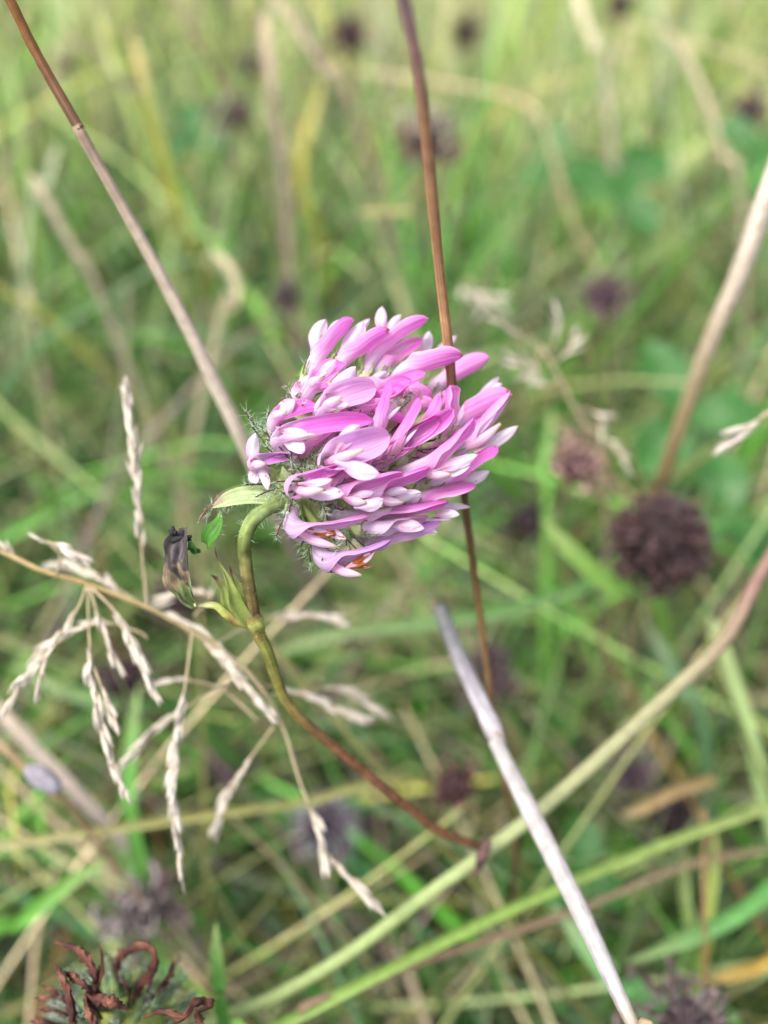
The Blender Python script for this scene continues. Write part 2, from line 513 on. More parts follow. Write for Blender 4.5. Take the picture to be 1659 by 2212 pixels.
NFL = 0
def floret(B, M, T, out, wid, phi=1.25, wings=(), keel=None, tm=0.42, tubr=0.85, col=PINK, tip=MAG, base=PALE, brown=0.0,
           flare=0.5, calyx=True, mcurve=0.42, notch=0.0, wing_brown=None):
    """one floret: corolla tube that opens into the standard petal, with wing petals, keel and calyx as sub-parts"""
    global NFL
    NFL += 1
    rr = random.Random(NFL * 17)
    B, M, T = Vector(B), Vector(M), Vector(T)
    m = mcurve
    ctl = (M - B * (1 - m) ** 2 - T * m * m) / (2 * m * (1 - m))
    c = lambda t: B * (1 - t) ** 2 + ctl * (2 * t * (1 - t)) + T * t * t
    dc = lambda t: ((ctl - B) * (2 * (1 - t)) + (T - ctl) * (2 * t)).normalized()
    o0 = vdir(*out)
    mm = 0.001
    n = 26
    nu = 17
    rows = []
    tr = tubr * mm
    Wb = 1.28 * wid * 0.18 * 97 / FPX * mm * 0.5 * (phi / math.sin(min(phi, 1.5708)))
    rip = rr.uniform(0, 50)
    notch = notch or rr.uniform(-.1, .55)
    tipb = rr.uniform(.12, .3) if rr.random() < .35 else 0.0
    for i in range(n):
        t = i / (n - 1)
        t = t if i < n - 6 else 1 - (1 - t) ** 1.25 * (5 / (n - 1)) ** -0.25 * 1.0 if t < 1 else 1.0
        t = max(0.0, min(1.0, t))
        tg = dc(t)
        o = (o0 - tg * o0.dot(tg)).normalized()
        s = tg.cross(o)
        k = smooth((t - tm) / 0.22)
        r_t = tr * (0.8 + 0.25 * smooth(t / tm) + 0.0)
        Phi = math.pi * 0.985 * (1 - k) + phi * k
        Wt = math.pi * r_t
        W = Wt * (1 - k) + Wb * k
        W *= 1 + 0.10 * k * math.sin((t - tm) / (1 - tm) * math.pi)
        te = 0.8
        if t > te:
            W *= max(0.0, 1 - ((t - te) / (1 - te)) ** 2.8) ** 0.55
        W = max(W, 0.00006)
        Rd = W / Phi
        Rref = (Wt * (1 - k) + Wb * k) / Phi
        ctr = c(t) + o * (Rref - tr) - o * (flare * mm * k * ((t - tm) / (1 - tm)) ** 2)
        # thin the tip towards the ridge line
        row = []
        for j in range(nu):
            u = -1 + 2 * j / (nu - 1)
            ph = u * Phi
            p = ctr + s * (math.sin(ph) * Rd) - o * (math.cos(ph) * Rd + (Rref - Rd) * 0.75)
            crease = math.exp(-(u * 4.5) ** 2) * 0.12 * mm * k
            wv = (noise.noise(Vector((u * 1.6 + rip, t * 5, rip))) * 0.26 + noise.noise(Vector((u * 4 + rip, t * 11, rip))) * 0.10) * mm * k * (0.3 + abs(u))
            p = p - o * (crease + wv) + tg * (notch * mm * (abs(u) - 0.5) * max(0, t - 0.8) * 5)
            cc = mix(base, col, smooth((t - 0.26 + .14 * noise.noise(Vector((u * 2, t * 2, rip)))) / 0.42))
            cc = mix(cc, tip, smooth((t - 0.5 + .15 * noise.noise(Vector((u * 3, t * 3, rip + 5)))) / 0.5) * (0.9 - .35 * u * u))
            cc = mix(cc, PALE, 0.35 * (abs(u) ** 3) * k * (1 - smooth((t - 0.8) / 0.2)))
            v = 1 + 0.06 * rr.uniform(-1, 1)
            br = tipb * smooth((t - .9) / .1) + brown * max(0, noise.noise(Vector((u * 2 + rip, t * 6, 3)))) * 1.2 + (0.04 if rr.random() < .02 else 0)
            row.append((p, tuple(x * (0.96 + 0.04 * v) for x in cc), (u * 0.5 + 0.5, t), br))
        rows.append(row)
    mb = MB(); mb.grid(rows)
    fo = mb.build('floret', M_PETAL, plant, plant)
    mouth = c(tm + 0.02)
    tgm = dc(tm + 0.05)
    om = (o0 - tgm * o0.dot(tgm)).normalized()
    sm = tgm.cross(om)
    # wings
    if wings == ():
        wings = 'auto'
    if wings == 'auto':
        L = (T - mouth).length
        a = rr.uniform(0.5, 0.72)
        wings = [(mouth + tgm * L * a + om * L * rr.uniform(.05, .3) + sm * sg * L * rr.uniform(.02, .16), wid * rr.uniform(.5, .7)) for sg in (-1, 1)]
    for wi, w in enumerate(wings):
        tipp, ww = Vector(w[0]), w[1]
        start = Vector(w[2]) if len(w) > 2 and w[2] is not None else c(tm * 0.85) + om * (0.3 * mm) + sm * (0.25 * mm * (1 if (tipp - mouth).dot(sm) > 0 else -1))
        d = tipp - start
        Ld = d.length
        dn = d.normalized()
        view = (start - CAM).normalized()
        nrm = (view + sm * rr.uniform(-.35, .35) + dn * rr.uniform(-.2, .2)).normalized()
        wdv = dn.cross(nrm).normalized()
        nrm = wdv.cross(dn)
        half = ww * 0.18 * 97 / FPX * mm * 0.5 * 0.92
        rows = []
        NI, NJ = 15, 9
        asy = rr.choice([-1, 1]); wr = rr.random()
        bow = rr.uniform(0.02, 0.10) * Ld * (1 if nrm.dot(om) < 0 else -1)
        for i in range(NI):
            t = i / (NI - 1)
            prof = (0.34 + 0.66 * smooth((t - 0.05) / 0.4))
            if t > 0.55:
                prof *= max(0.0, 1 - ((t - 0.55) / 0.45) ** 1.9) ** 0.7
            prof = max(prof, 0.03)
            row = []
            for j in range(NJ):
                u = -1 + 2 * j / (NJ - 1)
                p = start + d * t + wdv * (u * half * prof * (1.0 if u * asy > 0 else 0.8) + asy * half * .25 * math.sin(t * 2.6)) + nrm * (bow * math.sin(t * math.pi)) + nrm * (half * 0.30 * abs(u) * prof) - nrm * (half * .14 * math.exp(-(u * 4) ** 2) * (1 - t))
                p = p + nrm * (noise.noise(Vector((u * 1.5, t * 3, wi + NFL * 3.1))) * half * 0.34)
                cc = mix(PALE if wi else BLUSH, WHITE, smooth((t - 0.1 - .15 * wr) / 0.35))
                cc = mix(cc, LILAC, 0.55 * smooth((abs(u) - 0.5) / 0.5) + 0.15 * smooth((t - .75) / .25))
                b = brown if wing_brown is None else wing_brown
                br = 1.6 * b * (0.5 + 0.9 * noise.noise(Vector((u * 1.3, t * 3.5, NFL * 1.7 + wi)))) if b else (0.10 if rr.random() < .015 else 0)
                row.append((p, cc, (u * .5 + .5, t), br))
            rows.append(row)
        mb = MB(); mb.grid(rows)
        mb.build('wing_petal', M_PETAL, fo, plant)
    # keel
    if keel is None:
        L = (T - mouth).length
        keel = mouth + tgm * min(L * 0.42, 3.2 * mm) + om * (0.9 * mm)
    if keel is not False:
        kb = MB()
        a = c(tm * 0.8) + om * (0.25 * mm)
        k_ = Vector(keel)
        kb.tube([a, a.lerp(k_, .5) + om * (.35 * mm), k_], [.35 * mm, .62 * mm, .55 * mm, .16 * mm], [PALE, BLUSH, PALE, CREAM], nseg=9, n=9)
        kb.build('keel_petal', M_PETAL, fo, plant)
    # calyx cup reaching back to the receptacle
    if calyx:
        cb = MB()
        q = core_near(B)
        dirb = dc(0.02)
        gl = S(214, 226, 150, .86); gd = S(190, 212, 112, .8)
        back = B.lerp(q, 0.8)
        pts = [back, B - dirb * (0.6 * mm), B + dirb * (1.6 * mm)]
        cb.tube(pts, [.5 * mm, .85 * mm, 1.02 * mm, tr * 1.14], [gd, gl, gl, S(216, 214, 188, .8)], nseg=10, n=9, cap=False)
        sp = spline(pts, 9)
        tg = (sp[-1] - sp[-3]).normalized()
        a = tg.orthogonal().normalized(); b = tg.cross(a)
        ph0 = rr.uniform(0, 6.28)
        for k in range(5):
            th = ph0 + k * 2 * math.pi / 5
            nr = a * math.cos(th) + b * math.sin(th)
            s0 = sp[-1] + nr * (tr * 1.08)
            ln = rr.uniform(1.0, 1.8) * mm * (1.4 if k == 0 else 1)
            e = s0 + (tg * 0.85 + nr * rr.uniform(.0, .3)).normalized() * ln
            cb.tube([s0 - tg * (.3 * mm), s0.lerp(e, .5) + nr * (.15 * mm), e], [.19 * mm, .11 * mm, .07 * mm], [gd, S(170, 196, 112, .7), S(140, 96, 76, .6)], nseg=5, n=5)
            tube_hairs([s0, s0.lerp(e, .5), e], .1 * mm, 4.0, 1.0 * mm)
        tube_hairs(sp, .95 * mm, 4.5, 0.85 * mm, along=0.5)
        cb.build('calyx', M_LEAF, fo, plant)
    return fo

def W(k, x, y, dz, w, st=None):
    return (Z(k, x, y, dz), w, st)

# back of the head first, then towards the lens
F = floret
UL = (-.6, -.7, .2)
F(Z(1, 860, 1010, 5), Z(1, 1010, 620, 5), Z(1, 1600, 165, 4), (-.6, -.8, .25), 225, 1.3, [W(1, 1095, 60, 6, 185, Z(1, 1100, 420, 6)), W(1, 1320, 165, 6, 130, Z(1, 1120, 420, 6))], False, flare=.2)
F(Z(1, 940, 980, 6), Z(1, 1110, 760, 6), Z(1, 1525, 400, 6), (-.5, -.7, -.45), 240, 1.35, [W(1, 1480, 500, 7, 110)], False, tip=S(230, 116, 210, .86))
F(Z(1, 440, 930, 4), Z(1, 640, 690, 3), Z(1, 1140, 300, 2), (-.7, -.7, .3), 215, 1.3, [W(1, 945, 215, 4, 150, Z(1, 660, 560, 4)), W(1, 850, 240, 3, 260, Z(1, 560, 640, 3))], False, flare=.1)
F(Z(1, 180, 1080, 3), Z(1, 300, 700, 3), Z(1, 690, 190, 2), (-.8, -.55, .2), 215, 1.3, [W(1, 585, 225, 4, 120, Z(1, 400, 500, 4)), W(1, 420, 220, 4, 235, Z(1, 245, 640, 3))], False, wing_brown=.12, flare=.1)
F(Z(2, 60, 980, 7), Z(2, 300, 740, 4), Z(2, 935, 560, 2.5), (-.25, -.9, .4), 260, 1.25, [W(2, 530, 285, 9, 185, Z(2, 430, 640, 8)), W(2, 870, 330, 11, 130, Z(2, 540, 590, 9)), ], False, flare=-.2, tubr=1.0)
F(Z(2, 470, 1120, 10), Z(2, 680, 900, 10.5), Z(2, 1225, 580, 11), (.15, -.5, .85), 180, 1.5, [W(2, 1120, 640, 11.5, 90)], False, tip=PINK)
F(Z(5, 800, 430, 6), Z(5, 960, 220, 6), Z(2, 1475, 1000, 6), (-.2, -.8, .5), 290, 1.2, [W(2, 1375, 830, 8, 120, Z(2, 1120, 1060, 8)), W(2, 1420, 920, 8, 160, Z(2, 1150, 1150, 8))], False, notch=.6, tip=PINK)
F(Z(5, 700, 700, 5), Z(5, 950, 560, 5), Z(2, 1572, 1060, 5), (.7, .65, -.3), 215, 1.3, [W(5, 1605, 310, 4, 190, Z(5, 1090, 640, 4)), W(5, 1362, 145, 3, 110, Z(5, 1000, 570, 4))], Z(5, 1400, 290, 3), tip=LILAC, col=PINK)
F(Z(5, 560, 760, 7), Z(5, 800, 560, 7), Z(5, 1200, 290, 7), (.1, .8, .5), 220, 1.2, 'auto', False, col=MAG)
F(Z(5, 420, 1050, 5), Z(5, 800, 930, 4), Z(5, 1385, 650, 4), (.35, .9, .1), 230, 1.25, [W(5, 1265, 850, 4, 180, Z(5, 850, 1010, 4)), W(5, 1240, 930, 5, 150)], False, tip=MAG, col=MAG, wing_brown=.1)
F(Z(5, 180, 1330, 4), Z(5, 430, 1210, 3), Z(5, 1110, 1085, 2), (.1, .98, .1), 235, 1.2, [W(5, 1035, 1300, 4, 110, Z(5, 500, 1290, 4)), W(5, 900, 1330, 4, 120)], False, flare=.1)
F(Z(6, 560, 440, 4), Z(6, 1000, 480, 1), Z(5, 795, 1325, 1), (.1, .95, -.2), 235, 1.2, [W(5, 908, 1390, 1.5, 140, Z(5, 600, 1400, 2)), W(5, 800, 1440, 2, 60)], Z(6, 1385, 385, -1.5), base=S(222, 208, 226, .8))
F(Z(6, 950, 560, 5), Z(6, 1180, 760, 4.5), Z(5, 745, 1530, 4), (-.05, .8, .4), 170, 1.4, [W(5, 645, 1610, 3, 130, Z(5, 300, 1560, 4))], False, base=S(206, 176, 206, .8), col=LILAC, tip=S(190, 120, 200, .75), tubr=1.2, wing_brown=.2)
F(Z(6, 1000, 600, 2), Z(6, 1250, 620, 0), Z(5, 560, 1500, 2), (-.05, .85, -.6), 150, 1.3, [W(5, 480, 1560, -.5, 190, Z(5, 60, 1530, 0)), W(5, 440, 1500, -.5, 120, Z(5, 60, 1520, 0))], False, col=PALE, tip=PINK)
# apex
F(Z(1, 780, 1170, 5), Z(1, 950, 1010, 4), Z(1, 1400, 1010, 3), (.05, -.95, .3), 160, 1.4, 'auto', False)
F(Z(2, 0, 1060, 6), Z(2, 220, 960, 5.5), Z(2, 600, 985, 5), (.1, -.9, .3), 185, 1.3, 'auto', False)
F(Z(4, 1150, 380, 6), Z(4, 1330, 250, 6), Z(4, 1575, 235, 5), (.2, -.8, .4), 190, 1.3, 'auto', False)
F(Z(2, 560, 1300, 6), Z(2, 640, 1180, 6), Z(2, 800, 1030, 6), (.2, -.7, .6), 170, 1.3, 'auto', False)
F(Z(2, 650, 1650, 4), Z(2, 790, 1330, 2), Z(2, 880, 965, 0), (.75, .3, -.3), 215, 1.35, [W(2, 960, 1150, 1, 90, Z(2, 780, 1540, 2))], False, base=BLUSH)
F(Z(4, 900, 360, 5), Z(4, 1050, 250, 4), Z(4, 1300, 280, 3), (.1, -.6, -.6), 130, 1.4, 'auto', False, base=CREAM, col=BLUSH, tip=PINK)
F(Z(4, 520, 280, 4), Z(4, 660, 190, 2), Z(4, 960, 195, 2), (0, -.8, -.5), 110, 1.3, 'auto', False, base=CREAM, col=CREAM, tip=PALE)
F(Z(4, 900, 620, 4), Z(4, 1000, 520, 2), Z(4, 1230, 430, 1), (.1, .6, -.7), 130, 1.6, [], False, base=CREAM, col=S(228, 200, 150, .8), tip=CREAM, calyx=False)
F(Z(4, 950, 580, 3), Z(4, 1150, 420, 1), Z(4, 1420, 185, -1), (.6, .6, -.3), 75, 1.7, [], False, base=CREAM, col=BLUSH, tip=BLUSH, calyx=False)
F(Z(4, 1080, 930, 1), Z(4, 1330, 640, -1), Z(4, 1660, 200, -2), (.7, .5, .35), 130, 1.7, 'auto', False, base=S(240, 208, 206, .84))
F(Z(4, 860, 990, 0), Z(4, 1050, 750, -3), Z(4, 1435, 240, -5), (.75, .5, .35), 105, 1.75, 'auto', False, base=S(240, 200, 200, .84))
F(Z(4, 740, 680, 0), Z(4, 870, 450, -4), Z(4, 1078, 30, -7), (.75, .3, .4), 105, 1.75, 'auto', False)
F(Z(4, 430, 310, 1), Z(4, 700, 250, -2), Z(4, 1235, 370, -3), (-.1, -.9, -.3), 140, 1.5, [W(4, 940, 190, -2, 90, Z(4, 600, 210, -1))], False, tip=MAG, col=MAG)
# lower right long floret and the lower row
F(Z(5, 20, 900, 2), Z(5, 500, 780, -2), Z(5, 1155, 300, -4), (.5, .75, -.35), 180, 1.35, [W(5, 1125, 650, -4, 180, Z(5, 590, 860, -3)), W(5, 1040, 760, -3, 170, Z(5, 600, 900, -2))], Z(5, 800, 900, -3), base=S(226, 200, 220, .8))
F(Z(4, 640, 1300, 1), Z(4, 850, 1290, -3), Z(4, 1495, 1060, -4), (.1, .85, -.45), 165, 1.35, [W(4, 1205, 1280, -4, 120, Z(4, 880, 1350, -3)), W(4, 1375, 1310, -3, 170, Z(4, 950, 1450, -2))], Z(4, 1150, 1420, -3), flare=.2)
F(Z(4, 300, 1290, 2), Z(4, 480, 1280, -3), Z(4, 1150, 1125, -6), (0, .85, -.5), 175, 1.35, [W(4, 800, 1290, -6, 110, Z(4, 480, 1340, -4)), W(4, 915, 1370, -5.5, 190, Z(4, 560, 1480, -4))], Z(4, 700, 1420, -5), flare=.2)
# upper left row facing the lens
F(Z(1, 100, 1300, 2), Z(1, 90, 1090, 0), Z(1, 440, 950, 0), (-.6, -.55, -.5), 190, 1.3, [W(1, 250, 880, 0, 200, Z(1, 0, 1080, 1)), W(1, 40, 1120, -1, 130)], False, wing_brown=.14)
F(Z(1, 120, 1250, 1), Z(1, 260, 1000, -3), Z(1, 600, 640, -2), (-.4, -.2, -.85), 190, 1.2, [W(1, 530, 680, -3.5, 165, Z(1, 270, 960, -3)), W(1, 440, 850, -4, 90, Z(1, 200, 1080, -3))], Z(1, 350, 920, -4), wing_brown=.15)
F(Z(1, 330, 1560, 2), Z(1, 420, 1240, -5), Z(1, 1060, 1040, -5), (-.55, .15, -.8), 225, 1.25, [W(1, 760, 780, -6, 230, Z(1, 400, 1130, -5)), W(1, 690, 1250, -7, 130, Z(1, 290, 1320, -5))], Z(1, 600, 1150, -7), tip=LILAC, col=LILAC, tubr=1.0, tm=.4)
F(Z(3, 430, 470, 1), Z(3, 450, 230, -3), Z(3, 935, 0, -4), (-.7, -.35, -.5), 180, 1.4, [W(3, 670, 0, -4, 220, Z(3, 420, 320, -3)), W(3, 560, 160, -4.5, 150, Z(3, 420, 340, -3))], Z(3, 560, 150, -5), tip=MAG, col=MAG, wing_brown=.2)
F(Z(3, 570, 640, 2), Z(3, 520, 430, -5), Z(3, 1620, 210, -6), (-.5, -.15, -.8), 165, 1.45, [W(3, 815, 390, -7, 150, Z(3, 430, 340, -5)), W(3, 770, 640, -7, 210, Z(3, 480, 470, -5))], Z(3, 930, 430, -7), tip=MAG, col=S(222, 124, 210, .85), tm=.36, wing_brown=.06)
F(Z(4, 290, 1010, 1), Z(4, 300, 880, -7), Z(4, 1045, 640, -8), (-.5, .3, -.8), 265, 1.2, [W(4, 640, 500, -9, 215, Z(4, 330, 850, -7)), W(4, 865, 1065, -10, 240, Z(4, 330, 930, -8))], Z(4, 670, 790, -10), tip=LILAC, col=S(222, 160, 226, .84), tubr=1.15, tm=.34)
F(Z(3, 800, 1090, 2), Z(3, 690, 1030, -6), Z(3, 1340, 895, -7), (-.3, .65, -.7), 110, 1.6, [W(3, 1110, 950, -8, 110, Z(3, 700, 1010, -7)), W(3, 1250, 1150, -8, 200, Z(3, 720, 1150, -6))], Z(3, 1000, 1080, -8.5), tubr=1.25, tm=.34, wing_brown=.1, col=MAG)
F(Z(3, 360, 920, 3), Z(3, 200, 760, -3), Z(3, 735, 740, -4), (-.8, .25, -.5), 95, 1.6, [W(3, 200, 400, -2, 190, Z(3, 170, 800, -2)), W(3, 330, 1090, -4, 130, Z(3, 220, 760, -3)), W(3, 210, 1010, -3, 160, Z(3, 170, 780, -2))], Z(3, 310, 770, -4.5), col=S(206, 140, 208, .8), tip=S(200, 110, 196, .8), wing_brown=.16, brown=.15, tubr=.9)
# two old florets drooping at the bottom
F(Z(6, 210, 380, 3), Z(6, 200, 590, -2), Z(6, 1140, 600, -3), (-.1, .95, -.4), 150, 1.3, [W(6, 840, 760, -4, 160, Z(6, 250, 620, -2)), W(6, 700, 690, -4, 110, Z(6, 300, 620, -3))], Z(6, 730, 850, -3), base=S(222, 196, 220, .8), col=S(216, 166, 218, .82), tip=PINK, tubr=1.1, tm=.4, mcurve=.3, wing_brown=.46)
F(Z(6, 530, 780, 2), Z(6, 600, 1000, -1), Z(6, 1415, 905, -2), (0, .95, -.3), 170, 1.3, [W(6, 1180, 900, -3, 130, Z(6, 800, 1110, -2)), W(6, 1155, 1075, -2, 70, Z(6, 700, 1090, -1))], Z(6, 1020, 1190, -2), base=S(216, 190, 216, .8), col=S(212, 162, 216, .82), tip=S(196, 138, 210, .8), tubr=1.2, tm=.42, mcurve=.36, wing_brown=.52)
# florets on the far side of the head
for i in range(20):
    a = R.uniform(0, 1)
    q = CORE_A.lerp(CORE_B, 0.15 + 0.85 * a)
    th = R.uniform(-1.25, 1.25)
    ax = (CORE_B - CORE_A).normalized()
    up_ = (UPV - ax * UPV.dot(ax)).normalized(); bk = ax.cross(up_)
    if bk.dot(FWD) < 0: bk = -bk
    rad_ = bk * math.cos(th) + up_ * math.sin(th)
    b0 = q + rad_ * .004
    m0 = q + rad_ * .0075 + ax * .002
    t0 = q + rad_ * R.uniform(.0085, .0105) + ax * R.uniform(.007, .0095)
    oo = (rad_ * .9 - ax * .3)
    F(b0, m0, t0, (oo.dot(RGT), -oo.dot(UPV), oo.dot(FWD)), R.uniform(150, 220), 1.35, 'auto', None)

for i in range(34):
    a = (i + R.random()) / 34
    q = CORE_A.lerp(CORE_B, 0.2 + 0.85 * a)
    ax = (CORE_B - CORE_A).normalized()
    up_ = (UPV - ax * UPV.dot(ax)).normalized(); bk = ax.cross(up_)
    if bk.dot(FWD) < 0: bk = -bk
    th = (i * 2.4 % 3.6) - 1.8
    rad_ = -bk * math.cos(th) + up_ * math.sin(th)
    b0 = q + rad_ * .0026
    m0 = q + rad_ * .0048 + ax * .0030
    t0 = q + rad_ * R.uniform(.0050, .0064) + ax * R.uniform(.0085, .0105)
    oo = (rad_ * .9 - ax * .3)
    F(b0, m0, t0, (oo.dot(RGT), -oo.dot(UPV), oo.dot(FWD)), R.uniform(130, 180), 1.4, [], False, base=BLUSH)
# receptacle
mb = MB()
mb.blob((CORE_A + CORE_B) / 2, (CORE_B - CORE_A).length * 0.55, CORE_B - CORE_A, 0.42, S(210, 224, 130, .82), 14, 10, .1)
mb.build('receptacle', M_LEAF, plant, plant)

# long dark tipped calyx teeth that stand clear of the petals
TEETH = [(3, 70, 150, 190, 310, -1), (3, 150, 330, 195, 400, -1), (3, 300, 365, 375, 460, -1), (3, 320, 570, 430, 690, -3), (3, 475, 570, 590, 710, -4),
         (3, 612, 600, 608, 720, -5), (3, 808, 250, 838, 340, -2), (3, 770, 280, 770, 350, -2), (3, 930, 680, 915, 790, -5), (3, 690, 820, 765, 905, -6), (3, 620, 885, 730, 940, -6),
         (3, 445, 985, 630, 985, -5), (3, 505, 1130, 600, 1115, -5), (3, 190, 1175, 440, 1075, -4), (3, 68, 1020, 210, 1010, -2), (3, 590, 1350, 650, 1180, -5),
         (3, 440, 1660, 530, 1420, -4), (3, 345, 150, 380, 240, 0), (3, 190, 290, 240, 320, 0), (3, 830, 820, 870, 860, -6), (3, 990, 880, 910, 870, -6), (3, 640, 570, 670, 640, -4), (3, 990, 380, 1040, 350, -3), (3, 1040, 1360, 990, 1260, -5),
         (6, 150, 715, 165, 640, -1), (6, 408, 1035, 415, 790, 0), (6, 290, 860, 315, 765, 0), (6, 838, 835, 850, 740, 0), (6, 985, 888, 840, 740, 1), (6, 1055, 845, 890, 700, 2), (6, 590, 445, 560, 370, -4), (6, 720, 880, 700, 800, -3),
         (4, 380, 470, 400, 380, -1), (4, 450, 360, 430, 450, -1), (4, 625, 325, 470, 440, -2), (4, 1300, 320, 1010, 585, -1), (4, 1255, 95, 1080, 185, 2), (4, 970, 130, 940, 160, 1), (4, 1345, 885, 1040, 925, 0),
         (4, 1645, 745, 1390, 785, 0), (4, 1445, 825, 1340, 795, -1), (4, 950, 1060, 860, 1050, -3), (4, 1550, 655, 1500, 680, 0), (4, 1280, 185, 1240, 200, 2), (4, 1380, 490, 1290, 540, 0),
         (1, 1190, 860, 1120, 915, 5), (1, 1150, 900, 1100, 960, 5), (3, 940, 1160, 1060, 1230, -4), (4, 330, 1480, 430, 1500, -3), (4, 1180, 980, 980, 1000, 0)]
for (k, x1, y1, x0, y0, dz) in TEETH:
    e = Z(k, x1, y1, dz); b = Z(k, x0, y0, dz + .8)
    L0 = (e - b).length
    b2 = b + (b - e).normalized() * 0.0015 + (core_near(b) - b) * 0.25
    bendv = Vector((R.gauss(0, 1), R.gauss(0, 1), R.gauss(0, 1))).normalized() * L0 * 0.08
    mb = MB()
    red = k in (4,)
    c_t = S(124, 56, 58, .62) if red else S(100, 60, 62, .62)
    c_m = S(120, 60, 58, .6) if red else S(104, 130, 90, .55)
    pts = [b2, b + bendv * .5, (b + e) / 2 + bendv, e]
    mb.tube(pts, [.00015, .00012, .00010, .00008], [S(170, 196, 120, .65), c_m, c_t, c_t], nseg=6, n=9, wob=.3)
    mb.build('calyx_tooth', M_STEM, plant, plant)
    outw = (e - core_near(e)).normalized()
    tube_hairs(spline(pts, 7)[1:], .00012, 5.5, .0012, spread=.3, along=.45)
    if k in (3, 6):
        add_hairs(e, (e - b).normalized(), 3, .0012, .4)

# stem with its joint, stipules, the bract under the head, the torn leaflet and the black withered leaf
def pz(k, pts):
    return [Z(k, *p) for p in pts]
mb = MB()
sp = pz(7, [(1420, 80, 1), (1290, 150, 0), (1150, 230, -1), (1040, 360, -1), (985, 530, -1), (985, 700, 0), (1010, 900, 0), (1050, 1150, 1), (1090, 1380, 2), (1140, 1550, 3), (1215, 1700, 4)])
sp += [P(592, 1450, 102), P(612, 1505, 103.5), P(650, 1552, 105), P(720, 1612, 108), P(800, 1678, 111), P(880, 1742, 115), P(950, 1795, 119), P(1042, 1832, 124)]
g1 = S(162, 182, 112, .54); g2 = S(132, 146, 78, .48); r1 = S(128, 102, 66, .52); g3 = S(148, 150, 74, .52); r2 = S(142, 98, 70, .52)
mb.tube(sp, [.00098, .0009, .0008, .00076, .00082, .00070, .00066, .00066, .00066], [g1, g1, g2, mix(g2, r1, .6), r1, g3, mix(g3, r2, .3), r2, r2, r2], nseg=14, n=90, wob=.05)
mb.build('flower_stem', M_STEM, plant, plant)
tube_hairs(spline(sp, 60)[2:14], .00095, 5.0, .0009, spread=.3)
tube_hairs(spline(sp, 60)[14:32], .0009, 1.2, .0003, spread=.3)

mb = MB()
node = Z(7, 1090, 1400, 2)
mb.tube(pz(7, [(1060, 1330, 1.5), (1095, 1410, 2), (1130, 1500, 3)]), [.0009, .00115, .0009], [r1, S(180, 180, 100, .6), g3], nseg=12, n=8)
mb.build('stem_joint', M_STEM, plant, plant)

def leafstrip(k, mids, widths, cols, nrm_tilt=(0, 0, 1), fold=.3, n=20, nj=9, wob=.0002, brown=0.0):
    """a leaf of folded section along surveyed points"""
    mb = MB()
    pts = spline([Z(k, *m) for m in mids], n)
    tg = tangents(pts)
    nv = vdir(*nrm_tilt)
    rows = []
    for i in range(n):
        t = i / (n - 1)
        wv = tg[i].cross(nv).normalized()
        n2 = wv.cross(tg[i])
        w = lerp_list(widths, t) * CROPS[k][2] * 97 / FPX / 1000 * .5
        row = []
        for j in range(nj):
            u = -1 + 2 * j / (nj - 1)
            p = pts[i] + wv * (u * w) - n2 * (abs(u) * w * fold) + n2 * noise.noise(pts[i] * 400 + Vector((u * 1.5, 0, 0))) * wob
            c0 = cols(t, u) if callable(cols) else cols
            row.append((p, c0, (u * .5 + .5, t), 0))
        rows.append(row)
    mb.grid(rows)
    return mb

def bract_col(t, u):
    st = .5 + .5 * math.sin(u * 14)
    c = mix(S(214, 228, 168, .78), S(150, 180, 110, .66), st * .8)
    c = mix(c, S(206, 150, 150, .7), smooth((t - .5) / .4) * smooth((-u + .1) / .6) * .9)
    return mix(c, S(150, 110, 80, .6), smooth((t - .9) / .1))
b_ = leafstrip(7, [(1420, 110, 2), (1250, 80, 0), (1050, 60, -1), (850, 90, -1), (700, 150, -1), (600, 180, -1)], [110, 170, 200, 215, 170, 60, 6], bract_col, (0.1, .45, 1), .5)
b_.build('bract', M_LEAF, plant, plant)
b_ = leafstrip(7, [(1300, 20, 3), (1050, -30, 2), (850, 10, 1), (720, 60, 0), (640, 130, 0)], [90, 130, 130, 90, 10], bract_col, (-.1, -.3, 1), .4)
b_.build('bract', M_LEAF, plant, plant)
for i in range(150):
    t = R.random()
    q = Z(7, 1300 - 680 * t, 20 + 150 * t + R.uniform(-90, 90) * (1 - .4 * t), R.uniform(-1.5, 2))
    add_hairs(q, vdir(R.gauss(-.2, .5), R.choice([-1, -1, 1]) * 1.0, R.gauss(0, .6)), 1, .0012, .35)
mb = MB()
mb.tube(pz(7, [(640, 150, -1), (570, 200, -1), (520, 260, -1), (485, 320, -1)]), [.00012, .00009, .00014, .0001], [S(150, 110, 80), S(120, 80, 60), S(180, 120, 120), S(190, 120, 120)], nseg=6, n=10)
mb.build('bract_tip', M_STEM, plant, plant)
for i in range(10):
    add_hairs(Z(7, R.uniform(480, 640), R.uniform(170, 320), -1), vdir(-.5, .6, 0), 1, .0013, .5)
def lf_col(t, u):
    c = mix(S(150, 196, 110, .58), S(100, 166, 60, .52), smooth(t / .35))
    return mix(c, S(90, 70, 40, .5), .7 * smooth((t - .93) / .07))
b_ = leafstrip(7, [(725, 190, 0), (715, 290, -1), (670, 400, -2), (600, 500, -2), (575, 580, -1)], [36, 60, 150, 215, 170, 130], lf_col, (.35, .2, 1), .35, wob=.0003)
b_.build('leaflet', M_LEAF, plant, plant)
for i in range(16):
    add_hairs(Z(7, R.uniform(700, 740), R.uniform(200, 480), -1.5), vdir(.8, .3, -.3), 1, .0009, .4)
